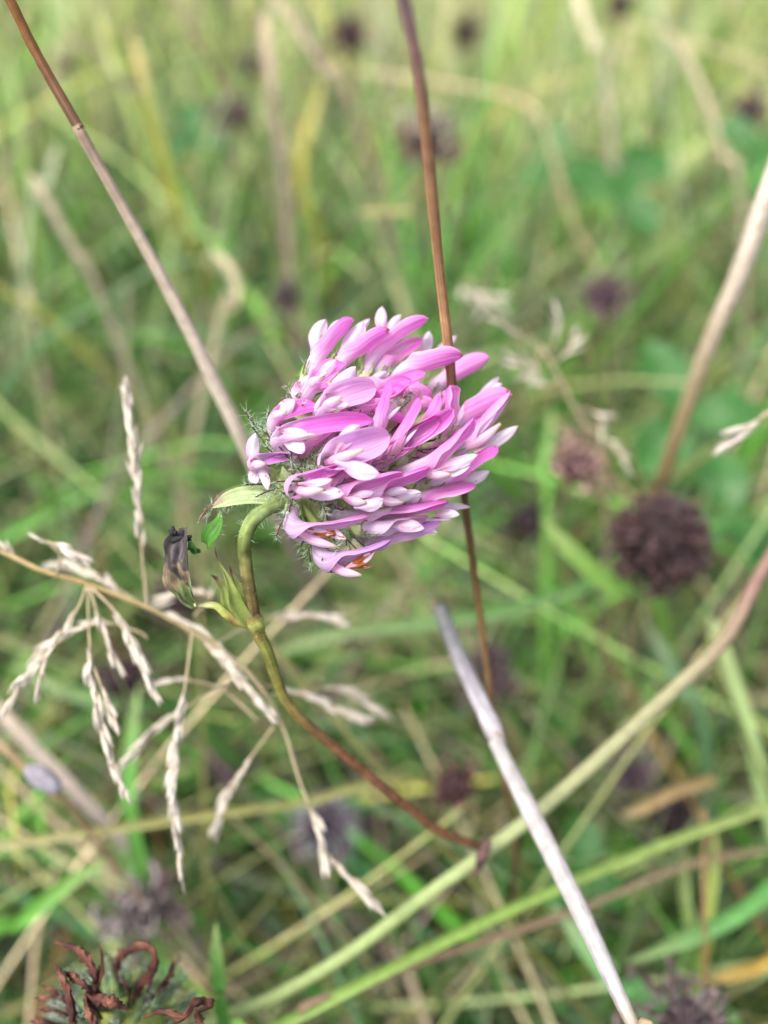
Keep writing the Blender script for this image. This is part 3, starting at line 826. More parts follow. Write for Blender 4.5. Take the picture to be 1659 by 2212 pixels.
def dead_col(t, u):
    k = noise.noise(Vector((u * 1.7 + 4, t * 4.5, 1.3)))
    blk = S(84, 76, 74, .5); brn = S(150, 130, 100, .52); gr = S(124, 142, 84, .52)
    c = mix(brn, gr, smooth((t - .5) / .3 + k * .9))
    k2 = noise.noise(Vector((u * 4, t * 11, 5)))
    c = mix(mix(blk, S(120, 110, 112, .5), max(0, k + k2) * .9), c, smooth((t - .34 - k * .14 - k2 * .08) / .1))
    return mix(c, blk, smooth((noise.noise(Vector((u * 2.2, t * 6, 7))) - .12) / .15) * (1 - smooth((t - .8) / .15)))
b_ = leafstrip(7, [(290, 420, 1), (285, 560, 0), (275, 720, 0), (285, 880, 0), (320, 1010, 0), (380, 1130, 1), (450, 1235, 2)], [220, 280, 290, 305, 305, 270, 185, 55], dead_col, (.3, -.1, 1), .55, n=80, nj=31, wob=.0009)
b_.build('withered_leaflet', M_DEAD, plant, plant)
b_ = leafstrip(7, [(260, 430, 3), (240, 600, 4), (230, 800, 3), (270, 1000, 3), (430, 1230, 3)], [160, 230, 260, 240, 50], dead_col, (-.5, 0, 1), .5, n=22, wob=.0006)
b_.build('withered_leaflet', M_DEAD, plant, plant)
b_ = leafstrip(7, [(395, 540, -1), (420, 610, -1), (450, 640, 0), (510, 640, 0)], [40, 110, 80, 40], S(74, 130, 54, .48), (.2, 0, 1), .3)
b_.build('leaflet', M_LEAF, plant, plant)
mb = MB()
for i in range(9):
    x = R.uniform(190, 400)
    mb.blob(Z(7, x, R.uniform(425, 520), R.uniform(-1, 1)), R.uniform(.0004, .0009), vdir(R.gauss(0, 1), 1, R.gauss(0, 1)), .5, S(52, 46, 50, .5), 7, 5, .6, 1500)
mb.build('shrivelled_edge', M_DEAD, plant, plant)
mb = MB()
mb.tube(pz(7, [(440, 1225, 2), (560, 1225, 2), (680, 1240, 2), (790, 1330, 2), (900, 1400, 2), (1060, 1420, 2)]), [.00025, .0004, .0005, .0006, .0007], [S(196, 192, 140), S(190, 190, 130), S(170, 180, 90), S(130, 100, 60), S(180, 190, 90)], nseg=9, n=24)
mb.build('leaf_stalk', M_STEM, plant, plant)
def stip(t, u):
    return mix(S(170, 186, 96, .56), S(112, 66, 62, .48), smooth((t - .35) / .4) * (.5 + .5 * math.sin(u * 9)) + smooth((t - .7) / .2))
for mids, w in (([(1010, 1400, 1), (900, 1230, 0), (840, 1050, -1), (770, 880, -1), (690, 740, 0), (660, 600, 1)], [150, 160, 95, 44, 22, 6]),
                ([(1040, 1380, 2), (960, 1200, 1), (900, 1020, 1), (850, 900, 1), (820, 800, 2)], [180, 180, 110, 44, 6]),
                ([(850, 1390, 3), (790, 1200, 3), (760, 1050, 3), (700, 960, 3), (620, 900, 4)], [130, 140, 90, 60, 8])):
    leafstrip(7, mids, w, stip, (R.uniform(-.3, .3), 0, 1), .5).build('stipule', M_LEAF, plant, plant)
# trailing main stem
mst = [P(2150, 560, 150), P(1960, 780, 142), P(1800, 1000, 135), P(1659, 1212, 130), P(1570, 1375, 127), P(1450, 1495, 125), P(1200, 1722, 126), P(1048, 1842, 125), P(900, 1950, 126), P(750, 2062, 127), P(600, 2150, 129), P(430, 2225, 133), P(300, 2330, 150)]
mst.append(Vector((ROOT.x, ROOT.y, -0.005)))
mb = MB()
mb.tube(mst, [.0002, .0007, .00098, .00102, .0011, .0011, .00104, .001, .00098, .0011, .0012], [S(150, 170, 100, .56), S(150, 150, 100, .56), S(160, 124, 112, .56), S(172, 164, 126, .56), S(172, 180, 126, .58), S(166, 182, 118, .57), S(168, 184, 120, .58), S(160, 178, 108, .56), S(150, 160, 90, .55)], nseg=14, n=110, wob=.04)
mb.build('main_stem', M_STALK, plant, plant)
mb = MB()
mb.tube([P(1055, 1815, 121), P(1042, 1850, 120), P(1034, 1872, 121), P(1022, 1900, 122)], [.0006, .0009, .0005, .0001], [S(130, 100, 90, .5), S(108, 78, 76, .48), S(120, 90, 84, .5), S(140, 110, 90, .5)], nseg=9, n=14, wob=.5)
mb.build('stipule', M_DEAD, plant, plant)
o = HAIRS.build('hairs', M_HAIR, plant, plant)
o['kind'] = 'stuff'

# ------------------------------------------------------------------ stems, straws and blades that stand out
def to_ground(pts, drift=0.45):
    e, f = pts[-1], pts[-2]
    t = (e - f).normalized()
    h = Vector((t.x, t.y, 0)) * (e.z * drift)
    return pts + [Vector((e.x + h.x * .6, e.y + h.y * .6, e.z * .45)), Vector((e.x + h.x, e.y + h.y, -0.004))]

def stem(name, label, cat, pts, radii, cols, m=None, root=True, nseg=10, n=60, group=None, wob=.06, parts=None, drift=.45):
    pts = [P(*p) for p in pts]
    if root:
        k = len(pts)
        pts = to_ground(pts, drift)
        radii = list(radii) + [radii[-1]] * max(1, round(2 * (len(radii) - 1) / (k - 1)))
        cols = list(cols) + [cols[-1]] * max(1, round(2 * (len(cols) - 1) / (k - 1)))
    mb = MB()
    mb.tube(pts, radii, cols, nseg=nseg, n=n, wob=wob)
    loc = pts[-1].copy()
    if parts is None:
        me = mb.mesh(name, loc)
        o = put(name, me, m or M_DRY)
        o.location = loc
        return tag(o, label, cat, group)
    e = thing(name, loc, label, cat, group)
    mb.build('stalk', m or M_DRY, e, e)
    for (pn, pp, rr_, cc_) in parts:
        q = MB(); q.tube([P(*p) for p in pp], rr_, cc_, nseg=nseg, n=24, wob=.08)
        q.build(pn, m or M_DRY, e, e)
    return e

ST_BR = S(196, 146, 104, .7); ST_DK = S(110, 70, 58, .5); ST_GY = S(172, 156, 150, .6); ST_PL = S(222, 208, 190, .66); ST_WH = S(208, 200, 194, .58); ST_TN = S(196, 160, 118, .62)
stem('grass_stalk', 'thin brown dry grass stem standing in front of and between the pink petals', 'grass stem',
     [(845, -140, 69), (872, 0, 73), (906, 170, 78), (931, 400, 85.5), (950, 590, 93), (968, 745, 98.5), (977, 840, 102), (990, 960, 106), (1006, 1100, 110), (1031, 1285, 114.5), (1060, 1500, 121), (1092, 1700, 131), (1115, 1830, 143)],
     [.00055, .00058, .00062, .00062, .0006, .00064, .00062, .00056, .00054, .0005, .0005, .0005, .0005],
     [S(176, 140, 146, .7), S(176, 140, 140, .7), S(180, 136, 104, .68), ST_BR, S(206, 156, 112, .7), S(140, 92, 74, .6), S(104, 70, 52, .55), S(130, 96, 62, .55), S(146, 112, 72, .58), S(140, 108, 70, .58), S(130, 100, 66, .55)],
     n=120, wob=.1)
stem('grass_stalk', 'long slanting grass stem, brown above and grey sheathed below, upper left', 'grass stem',
     [(-20, -80, 93), (22, 0, 95), (80, 118, 98), (172, 280, 101.5)], [.00055, .00055, .0006, .00065], [S(170, 122, 72, .6), S(168, 116, 66, .6), S(158, 108, 68, .58), S(150, 116, 92, .58)], root=False, n=50,
     parts=[('sheath', [(168, 272, 101.3), (176, 290, 101.8), (290, 490, 108), (400, 695, 114), (470, 840, 119), (530, 965, 124), (600, 1120, 136), (660, 1240, 158), (720, 1330, 190)],
             [.00062, .0007, .0008, .00096, .00106, .0011, .001, .001], [S(160, 128, 104, .7), S(170, 146, 124, .8), S(192, 172, 150, .86), S(202, 184, 164, .9), S(212, 196, 176, .9), S(214, 198, 178, .9), S(198, 182, 162, .7), S(186, 170, 148, .66), S(150, 136, 112, .58)]),
            ('lower_stalk', [(715, 1325, 188), (760, 1400, 230), (790, 1460, 300)], [.001, .001, .001], [ST_GY, ST_GY, ST_GY])])
stem('straw_stem', 'pale thick straw stem slanting down from the right edge', 'grass stem',
     [(2010, -420, 84), (1870, -100, 102), (1740, 200, 118), (1655, 430, 127), (1600, 585, 134), (1532, 745, 144), (1480, 890, 156), (1430, 1035, 172), (1395, 1130, 190)],
     [.0003, .001, .0015, .0016, .0016, .0015, .0014, .0013, .0012], [S(226, 212, 194, .8), S(226, 212, 194, .8), S(226, 212, 194, .8), S(226, 210, 190, .8), S(222, 202, 178, .78), S(206, 182, 142, .72), S(190, 156, 110, .66), S(170, 140, 98, .6)])
stem('pale_straw', 'broad whitish dry straw with a break, crossing the green stem at lower right', 'straw',
     [(1068, 1598, 116), (1150, 1762, 112), (1252, 1965, 106), (1330, 2135, 101), (1375, 2230, 99), (1420, 2330, 98)],
     [.00105, .0013, .00125, .001, .00074, .0007], [ST_WH, S(212, 203, 198, .6), S(208, 199, 194, .58), S(206, 198, 194, .58), S(206, 184, 154, .6), ST_TN], root=True, nseg=12,
     parts=[('upper_straw', [(950, 1312, 126), (985, 1405, 123), (1030, 1500, 120), (1066, 1578, 117), (1080, 1612, 115.5)], [.0011, .00116, .00126, .0013, .0008], [S(190, 190, 180, .56), S(196, 188, 192, .56), S(216, 206, 210, .62), ST_WH]),
            ('torn_fibre', [(944, 1322, 126), (940, 1304, 126.5), (943, 1292, 127)], [.0006, .0004, .0001], [S(190, 186, 170, .56), ST_TN]),
            ('torn_fibre', [(958, 1322, 126), (962, 1308, 126), (970, 1300, 125.5)], [.0005, .0003, .0001], [S(190, 186, 170, .56), ST_TN]),
            ('torn_fibre', [(1086, 1606, 116), (1078, 1590, 115.5), (1068, 1580, 115)], [.0005, .0003, .0001], [ST_WH, ST_TN])])

def P_is_far(p):
    return (p - CAM).dot(FWD) > .19

def blade(label, pts, w, col, name='grass_shoot', cat='grass blade', root=True, tilt=(0, 0, 1), fold=.35, mat=None, col2=None, taper=1.0, n=26, drift=.45, group=None, flip=False):
    """a blade through surveyed points from tip (or outer end) to root; w is its width in mm"""
    q = [P(*p) for p in pts]
    if root:
        q = to_ground(q, drift)
    sp = spline(q, n)
    tg = tangents(sp)
    nv = vdir(*tilt)
    mb = MB(); rows = []
    for i in range(n):
        t = i / (n - 1)
        wv = tg[i].cross(nv)
        wv = wv.normalized() if wv.length > 1e-4 else RGT
        n2 = wv.cross(tg[i])
        ww = w / 1000 * .5 * (.46 if P_is_far(sp[n // 3]) else .85) * (1 if taper == 0 else min(1, (t * 4.5 / taper + .03)) ** .8)
        c = mix(col2 or mix(col, STRAW, .3), col, smooth(t * 2.5))
        row = []
        for j in range(5):
            u = -1 + j * .5
            row.append((sp[i] + wv * (u * ww) - n2 * (abs(u) * ww * fold) + n2 * (.15 * ww * noise.noise(sp[i] * 60)), c, (u * .5 + .5, t * 4), 0))
        rows.append(row)
    mb.grid(rows)
    loc = q[-1].copy()
    o = put(name, mb.mesh(name, loc), mat or M_GRASS)
    o.location = loc
    return tag(o, label, cat, group)

YB = S(214, 200, 84, .7); YG = S(176, 196, 86, .66)
blade('tall yellow blade bending down through the upper left', [(285, 60, 250), (305, 170, 252), (348, 330, 258), (395, 490, 268), (440, 600, 285)], 6.5, YB, col2=S(226, 200, 140, .7), taper=.5)
blade('short bright yellow blade above the flower', [(700, 150, 300), (680, 230, 300), (650, 330, 300), (655, 430, 305), (690, 520, 315)], 7, YB)
blade('yellow green blade just right of the tall yellow blade', [(560, 230, 330), (575, 400, 335), (600, 560, 350)], 5, YG)
blade('bright yellow-green leaf pointing at the dark round seed head', [(1170, 1120, 160), (1215, 1170, 161), (1275, 1230, 163), (1345, 1270, 166), (1420, 1300, 175)], 4.2, S(150, 196, 92, .7), fold=.2)
blade('wide green blade lying across the middle behind the brown stem', [(560, 1420, 195), (720, 1370, 190), (900, 1345, 186), (1080, 1320, 184), (1260, 1265, 182), (1420, 1195, 184), (1640, 1130, 190)], 3.4, S(116, 166, 88, .56), fold=.3, taper=.4)
blade('long green blade running below the main clover stem', [(1750, 1700, 150), (1659, 1740, 146), (1400, 1832, 138), (1100, 1962, 130), (850, 2085, 124), (600, 2215, 120), (420, 2320, 122)], 2.3, S(150, 180, 88, .66), taper=.01, fold=.5)
blade('thin reddish brown stalk lying above the long green blade', [(1700, 1830, 165), (1500, 1862, 155), (1250, 1962, 142), (1050, 2030, 134), (900, 2080, 128), (760, 2140, 124), (600, 2230, 122)], 1.5, S(170, 140, 112, .6), name='dry_stalk', cat='dry stalk', taper=.01, mat=M_DRY)
blade('pale green blade slanting down at the right edge', [(1530, 1330, 165), (1560, 1410, 163), (1610, 1560, 160), (1665, 1780, 156), (1720, 1960, 155)], 3.6, S(170, 196, 122, .66), taper=.3)
blade('bright green blade tip beside the withered brown head', [(466, 1992, 124), (468, 2060, 124), (476, 2140, 125), (490, 2230, 127)], 2.4, S(110, 172, 76, .56))
blade('thin olive blade lying straight across the lower left', [(-60, 1835, 140), (140, 1805, 142), (380, 1770, 145), (640, 1735, 150), (960, 1700, 158)], 1.9, S(176, 172, 104, .62), taper=.01)
blade('fresh green blade leaning in from the lower left edge', [(240, 1850, 150), (150, 1905, 148), (50, 1985, 145), (-60, 2060, 145)], 3.4, S(120, 186, 72, .64))
blade('grey straw crossing behind the hanging spikelets', [(-30, 1500, 160), (60, 1600, 158), (170, 1715, 158), (260, 1810, 162), (340, 1900, 170)], 3.2, S(184, 168, 156, .6), name='dry_stalk', cat='dry stalk', mat=M_DRY, taper=.01)
blade('brown stalk carrying the white husk at the left edge', [(-40, 1570, 128), (40, 1645, 129), (110, 1712, 132), (190, 1790, 140)], 1.2, S(186, 150, 116, .62), name='dry_stalk', cat='dry stalk', mat=M_DRY, taper=.01)
blade('bent straw stalk arching over the upper right', [(760, 150, 275), (880, 166, 272), (1010, 188, 268), (1110, 212, 266), (1165, 250, 266), (1205, 380, 268), (1245, 500, 272), (1300, 625, 282)], 3.0, S(216, 190, 150, .66), name='dry_stalk', cat='dry stalk', mat=M_DRY, taper=.01)
blade('broad pale straw blade hanging near the top edge', [(1235, -60, 270), (1255, 20, 270), (1280, 95, 272), (1305, 160, 278)], 6.5, S(236, 224, 186, .74), mat=M_DRY, name='dry_shoot', cat='dry blade', taper=.01)
blade('pale straw blade slanting down at the top right', [(1450, 70, 250), (1490, 140, 250), (1530, 230, 252), (1560, 330, 256), (1600, 430, 262)], 3.8, S(222, 198, 168, .68), mat=M_DRY, name='dry_shoot', cat='dry blade', taper=.3)
blade('thin straw running to the right edge near the top', [(1340, 40, 300), (1450, 80, 300), (1560, 110, 300), (1680, 160, 300)], 3.0, S(210, 190, 150, .64), mat=M_DRY, name='dry_shoot', cat='dry blade', taper=.01, root=False)
blade('cream curled dead leaf left of the flower top', [(450, 540, 200), (490, 570, 199), (510, 620, 199), (500, 670, 200), (470, 700, 204)], 4.4, S(214, 198, 160, .66), mat=M_DRY, name='dry_shoot', cat='dry leaf', taper=.6)
blade('pale straw stalk at the left edge below the long stem', [(60, 370, 200), (110, 450, 202), (160, 540, 206), (220, 650, 214)], 4.2, S(206, 188, 158, .64), mat=M_DRY, name='dry_stalk', cat='dry stalk', taper=.01)
blade('pale whitish blade tip at the left edge', [(128, 310, 240), (112, 350, 240), (100, 400, 242), (60, 470, 248)], 4.5, S(206, 214, 170, .7), taper=.6)
blade('pale pinkish straw hanging near the top centre', [(570, 20, 230), (575, 110, 230), (590, 210, 233), (600, 300, 240)], 6, S(210, 184, 160, .62), mat=M_DRY, name='dry_shoot', cat='dry blade', taper=.2)
blade('pinkish straw slanting above the dark heads at top centre', [(580, -20, 240), (640, 60, 240), (700, 150, 244), (760, 240, 252)], 4.2, S(210, 180, 160, .64), mat=M_DRY, name='dry_shoot', cat='dry blade', taper=.01)
blade('dark grey stalk slanting in the top left', [(140, 70, 260), (200, 120, 262), (270, 190, 264), (340, 270, 268)], 3.2, S(140, 128, 112, .55), mat=M_DRY, name='dry_stalk', cat='dry stalk', taper=.01)
blade('dark stalk leaning right of the tall yellow blade', [(365, -20, 230), (420, 80, 233), (480, 180, 238), (540, 300, 246)], 3.0, S(140, 112, 100, .55), mat=M_DRY, name='dry_stalk', cat='dry stalk', taper=.01)
blade('tan short straw beside the brown stem', [(770, 462, 210), (830, 455, 212), (890, 455, 214)], 3.4, S(200, 184, 122, .64), mat=M_DRY, name='dry_shoot', cat='dry blade', root=False)
blade('wide bluish green blade leaning at lower right', [(1390, 1330, 175), (1425, 1400, 172), (1465, 1480, 170), (1520, 1590, 170)], 3.6, S(116, 156, 104, .54))
blade('green blade bottom right curving toward the spiky head', [(1190, 1950, 150), (1260, 2030, 146), (1330, 2120, 140), (1400, 2190, 138)], 4.6, S(110, 170, 98, .6))
blade('upright yellow-green blade at lower right', [(1545, 1790, 160), (1540, 1890, 158), (1525, 1990, 156), (1510, 2090, 156)], 2.6, YG)
blade('second upright blade left of the yellow-green one at lower right', [(1480, 1830, 160), (1478, 1920, 158), (1490, 2020, 156), (1495, 2100, 156)], 2.6, S(130, 160, 80, .6))
blade('orange dry blade lying at the right', [(1345, 1760, 165), (1400, 1735, 164), (1460, 1705, 164), (1540, 1680, 168)], 3.0, S(190, 160, 112, .56), mat=M_DRY, root=False, name='dry_shoot', cat='dry blade', fold=.6)
blade('orange tipped blade at the bottom right edge', [(1500, 2120, 150), (1570, 2105, 150), (1640, 2085, 152), (1720, 2060, 155)], 3.2, S(206, 170, 84, .64))
blade('green blade arching at the bottom right', [(1350, 2080, 150), (1470, 2030, 148), (1580, 1980, 148), (1720, 1900, 150)], 4.0, S(116, 176, 96, .6))
blade('broad green blade low on the left behind the panicle', [(20, 1430, 180), (140, 1490, 178), (290, 1520, 178), (420, 1560, 182)], 4.2, S(110, 160, 80, .58))
blade('bright green blade rising behind the hanging spikelets', [(300, 1480, 160), (285, 1580, 158), (280, 1700, 158), (290, 1800, 160)], 3.4, S(120, 184, 84, .62))
blade('green upright blade right of the head at the top', [(1090, -60, 300), (1070, 60, 300), (1050, 190, 302), (1040, 330, 310)], 6, S(150, 200, 96, .68))
blade('pale green upright blade near the top centre', [(960, -40, 310), (955, 90, 310), (948, 220, 314)], 6, S(190, 196, 120, .68), taper=.3)
blade('pale lime blade hanging at the upper left edge', [(200, -40, 300), (235, 120, 300), (300, 300, 305)], 5.5, S(206, 216, 130, .7))
blade('lime blade leaning along the left edge', [(20, 120, 280), (40, 260, 282), (60, 420, 288)], 6, S(170, 206, 110, .68))
blade('emerald blade standing right of the brown stem', [(1120, 420, 280), (1100, 530, 280), (1080, 640, 284)], 7, S(104, 172, 70, .6))
blade('lime green vertical blade above the pinkish dried head', [(1190, 870, 210), (1185, 940, 208), (1170, 1020, 206), (1180, 1110, 205)], 4.2, S(140, 200, 90, .64))

# ------------------------------------------------------------------ dried flower panicle of a grass, lower left
def spike_mesh(seed):
    rr = random.Random(seed)
    mb = MB()
    for k in range(3):
        ln = rr.uniform(.0030, .0042)
        ang = rr.uniform(-.16, .16); ang2 = rr.uniform(-.16, .16)
        d = Vector((math.sin(ang), math.sin(ang2), 1)).normalized()
        s0 = Vector((rr.uniform(-1, 1) * .0002, rr.uniform(-1, 1) * .0002, k * .0004))
        g_ = rr.uniform(-14, 8)
        c = S(230 + g_, 216 + g_, 196 + g_ * 1.2, .72)
        c2 = S(190, 152, 122, .55)
        mb.tube([s0, s0 + d * ln * .2, s0 + d * ln * .5, s0 + d * ln * .82, s0 + d * ln], [.00008, .00030, .00035, .00017, .00003], [c2, c, c, c, ST_WH], nseg=6, n=7, flat=.7)
    return mb.mesh('spikelet')
SPIKES = [spike_mesh(i) for i in range(4)]
for me_ in SPIKES:
    me_.materials.append(M_DRY)

def place_spikelet(p, d, sc, parent, root, roll):
    o = bpy.data.objects.new('spikelet', SPIKES[R.randrange(4)])
    COL.objects.link(o)
    o.parent = parent
    q = d.to_track_quat('Z', 'Y') @ Quaternion((0, 0, 1), roll)
    o.rotation_mode = 'QUATERNION'; o.rotation_quaternion = q
    o.location = p - root.location
    o.scale = (sc * .95, sc * .95, sc)
    return o

pan = thing('grass_panicle', P(-140, 1250, 110), 'dried pale grass panicle with drooping spikelets left of the clover stem', 'dry grass')
pan.location.z = 0
RCOL = S(206, 188, 150, .64)
rach = [(x_, y_, d_ + 5.5) for x_, y_, d_ in [(-120, 1150, 106), (0, 1190, 107), (90, 1232, 107), (190, 1262, 107.5), (318, 1312, 108), (410, 1362, 109), (500, 1420, 110), (575, 1500, 111), (615, 1580, 112), (645, 1680, 112), (668, 1740, 112)]]
mb = MB()
mb.tube([P(-200, 1400, 150)] + [P(*p) for p in rach], [.0004, .0004, .00036, .00034, .0003, .0003, .00026, .00022, .0002], [RCOL, S(196, 168, 110, .6), RCOL, RCOL], nseg=8, n=70)
mb.build('rachis', M_DRY, pan, pan)
mb = MB(); mb.tube([pan.location.copy(), pan.location.lerp(P(-200, 1400, 150), .5) + Vector((-.01, 0, 0)), P(-200, 1400, 150)], [.0006, .0005, .0004], [RCOL, RCOL], nseg=8, n=14)
mb.build('stalk', M_DRY, pan, pan)
PLUMES = [  # points, start fraction of spikelets, spikelets, scale, spread
    ([(318, 1312, 108), (306, 1180, 107.5), (296, 1050, 107), (284, 930, 106.5), (272, 812, 106)], .28, 34, 1.0, .16),
    ([(188, 1262, 107.5), (165, 1320, 106), (95, 1420, 105), (48, 1470, 105), (2, 1555, 105)], .25, 15, .85, .16),
    ([(110, 1400, 105), (92, 1450, 104.5), (84, 1500, 104.5)], .2, 4, .8, .12),
    ([(190, 1265, 107), (193, 1380, 105), (203, 1500, 104), (235, 1620, 103.5), (285, 1740, 103.5)], .3, 24, .95, .15),
    ([(203, 1440, 104.5), (225, 1500, 104), (246, 1565, 104)], .3, 6, .8, .12),
    ([(195, 1270, 107), (212, 1330, 106), (232, 1390, 105.5), (256, 1440, 105)], .25, 9, .9, .14),
    ([(200, 1270, 107), (255, 1330, 106), (295, 1410, 105), (338, 1510, 104.5)], .3, 15, .95, .16),
    ([(318, 1380, 109), (300, 1365, 110), (220, 1345, 111), (130, 1380, 111), (55, 1440, 111)], .45, 10, .85, .12),
    ([(415, 1366, 109), (398, 1500, 107), (378, 1620, 106), (375, 1740, 105.5), (398, 1930, 105)], .22, 34, 1.0, .15),
    ([(120, 1245, 107), (130, 1200, 105.5), (90, 1165, 105)], .9, 2, .7, .1),
    ([(100, 1170, 105), (130, 1180, 104.5), (172, 1205, 104.5)], .05, 7, .9, .2),
    ([(310, 1308, 109), (250, 1270, 112), (180, 1235, 114), (120, 1220, 115)], .25, 14, 1.0, .15),
    ([(505, 1425, 110), (450, 1375, 109), (400, 1345, 110), (380, 1335, 111)], .05, 8, .9, .15),
    ([(430, 1370, 110), (470, 1410, 109.5), (530, 1480, 109), (600, 1560, 109)], .1, 20, 1.0, .16),
    ([(460, 1395, 112), (540, 1350, 118), (620, 1330, 121), (690, 1332, 122), (748, 1350, 122)], .4, 15, 1.0, .16),
    ([(560, 1480, 112), (620, 1488, 116), (700, 1520, 118), (800, 1562, 119)], .3, 15, 1.0, .14),
    ([(590, 1500, 113), (680, 1490, 122), (750, 1495, 125), (838, 1548, 126)], .4, 11, 1.0, .16),
    ([(590, 1570, 112), (540, 1640, 114), (490, 1720, 115), (455, 1815, 115)], .3, 15, .95, .13),
    ([(668, 1740, 112), (685, 1790, 111), (700, 1875, 110)], .05, 12, .95, .14),
    ([(690, 1820, 111), (730, 1870, 111), (770, 1915, 111), (808, 1955, 111)], .1, 11, .95, .13),
    ([(500, 1470, 112), (400, 1530, 113), (330, 1580, 114), (270, 1655, 114)], .35, 12, 1.0, .12),
    ([(560, 1560, 114), (480, 1490, 114), (400, 1470, 114), (345, 1475, 114)], .6, 4, .8, .1),
    ([(420, 1330, 112), (455, 1290, 116), (400, 1280, 118), (340, 1300, 118)], .3, 9, 1.1, .14),
    ([(40, 1210, 107), (20, 1190, 107), (-10, 1170, 107)], .1, 4, .8, .15),
]
for pts, f0, ns, sc, sprd in PLUMES:
    sp = spline([P(x_, y_, d_ + 5.5) for x_, y_, d_ in pts], 40)
    mb = MB(); mb.tube(sp, [.00020, .00014, .00008], [RCOL, RCOL, ST_PL], nseg=6)
    br = mb.build('branch', M_DRY, pan, pan)
    tg = tangents(sp)
    ns = int(ns * 1.7)
    for k in range(ns):
        t = f0 + (0.93 - f0) * (k + R.random() * .5) / ns
        i = min(39, int(t * 39))
        d = (tg[i] + Vector((R.gauss(0, sprd), R.gauss(0, sprd), R.gauss(0, sprd))) * .55).normalized()
        env = .75 + .4 * math.sin(min(1, (t - f0) / (1 - f0)) * math.pi)
        place_spikelet(sp[i] + Vector((R.gauss(0, 1), R.gauss(0, 1), R.gauss(0, 1))) * .0002, d, sc * .78 * env * R.uniform(.7, 1.2), br, pan, R.uniform(0, 6))

def small_spray(label, stalk, twigs, ns, sc, col=RCOL):
    """a small loose grass spray further back"""
    q = [P(*p) for p in stalk]
    e = thing('grass_spray', (q[-1].x, q[-1].y, 0), label, 'dry grass')
    mb = MB(); mb.tube(to_ground(q), [.0003, .0004, .0005], [col, col], nseg=7, n=30)
    mb.build('stalk', M_DRY, e, e)
    for tw in twigs:
        sp = spline([P(*p) for p in tw], 14)
        mb = MB(); mb.tube(sp, [.0002, .0001], [col, col], nseg=5)
        br = mb.build('branch', M_DRY, e, e)
        tg = tangents(sp)
        for k in range(ns):
            i = min(13, int((.4 + .58 * k / max(1, ns - 1)) * 13))
            place_spikelet(sp[i], (tg[i] + Vector((R.gauss(0, .25), R.gauss(0, .25), R.gauss(0, .25)))).normalized(), sc * R.uniform(.8, 1.2), br, e, R.uniform(0, 6))
    return e
small_spray('loose pale grass spray to the right of the flower top', [(1165, 745, 150), (1200, 800, 151), (1240, 880, 154), (1290, 960, 158), (1310, 1040, 166)],
            [[(1170, 750, 150), (1120, 720, 149), (1085, 700, 148)], [(1168, 750, 150), (1150, 800, 149), (1120, 780, 148)], [(1180, 770, 150), (1200, 730, 149), (1212, 690, 148)], [(1190, 790, 150), (1215, 770, 149), (1235, 745, 148)],
             [(1210, 820, 151), (1180, 830, 150), (1150, 800, 150)], [(1240, 880, 154), (1280, 890, 152), (1300, 920, 152)], [(1260, 910, 154), (1320, 960, 153), (1350, 1000, 153)]], 4, .85)
small_spray('cream blurred grass spray above the loose pale one', [(1010, 600, 190), (1050, 650, 192), (1090, 700, 196), (1120, 760, 204)],
            [[(1012, 605, 190), (1000, 620, 189), (1030, 640, 188)], [(1030, 630, 190), (1060, 640, 189), (1050, 660, 188)]], 4, 1.2)
small_spray('single pale spikelet poking in from the right edge', [(1640, 905, 121), (1690, 872, 121), (1780, 830, 122), (1900, 830, 130)], [[(1690, 872, 121), (1640, 910, 121.5), (1598, 945, 122)]], 7, 1.2)
# white husk
mb = MB()
q = P(94, 1682, 127)
dirh = (P(135, 1708, 127) - P(55, 1655, 127)).normalized()
mb.blob(q, .0033, dirh, .5, lambda a, b: mix(S(196, 188, 196, .52), S(166, 154, 166, .48), .5 * b), 14, 12, .12, 500)
o = put('husk', mb.mesh('husk', q), M_DRY); o.location = q
tag(o, 'small white oval husk clinging to a brown stalk at the left', 'husk')

# ------------------------------------------------------------------ dead clover heads
def dead_floret_mesh(seed, L=.0055):
    rr = random.Random(seed)
    mb = MB()
    k = rr.uniform(.5, 1.5)
    pts = [Vector((0, 0, 0)), Vector((0, 0, L * .35)), Vector((L * .12 * k, rr.uniform(-.1, .1) * L, L * .65)), Vector((L * .38 * k, rr.uniform(-.15, .15) * L, L * .82)), Vector((L * .62 * k, rr.uniform(-.2, .2) * L, L * (.8 - .15 * k)))]
    a = S(120, 92, 90, .5); b = S(94, 72, 74, .45); c = S(160, 136, 130, .5)
    mb.tube(pts, [.00035, .0005, .00062, .00055, .0002], [S(104, 92, 80, .5), a, b, c, b], nseg=6, n=10, wob=.5, flat=.6)
    return mb.mesh('withered_floret')
DFL = [dead_floret_mesh(50 + i) for i in range(5)]
for me_ in DFL:
    me_.materials.append(M_DEAD)

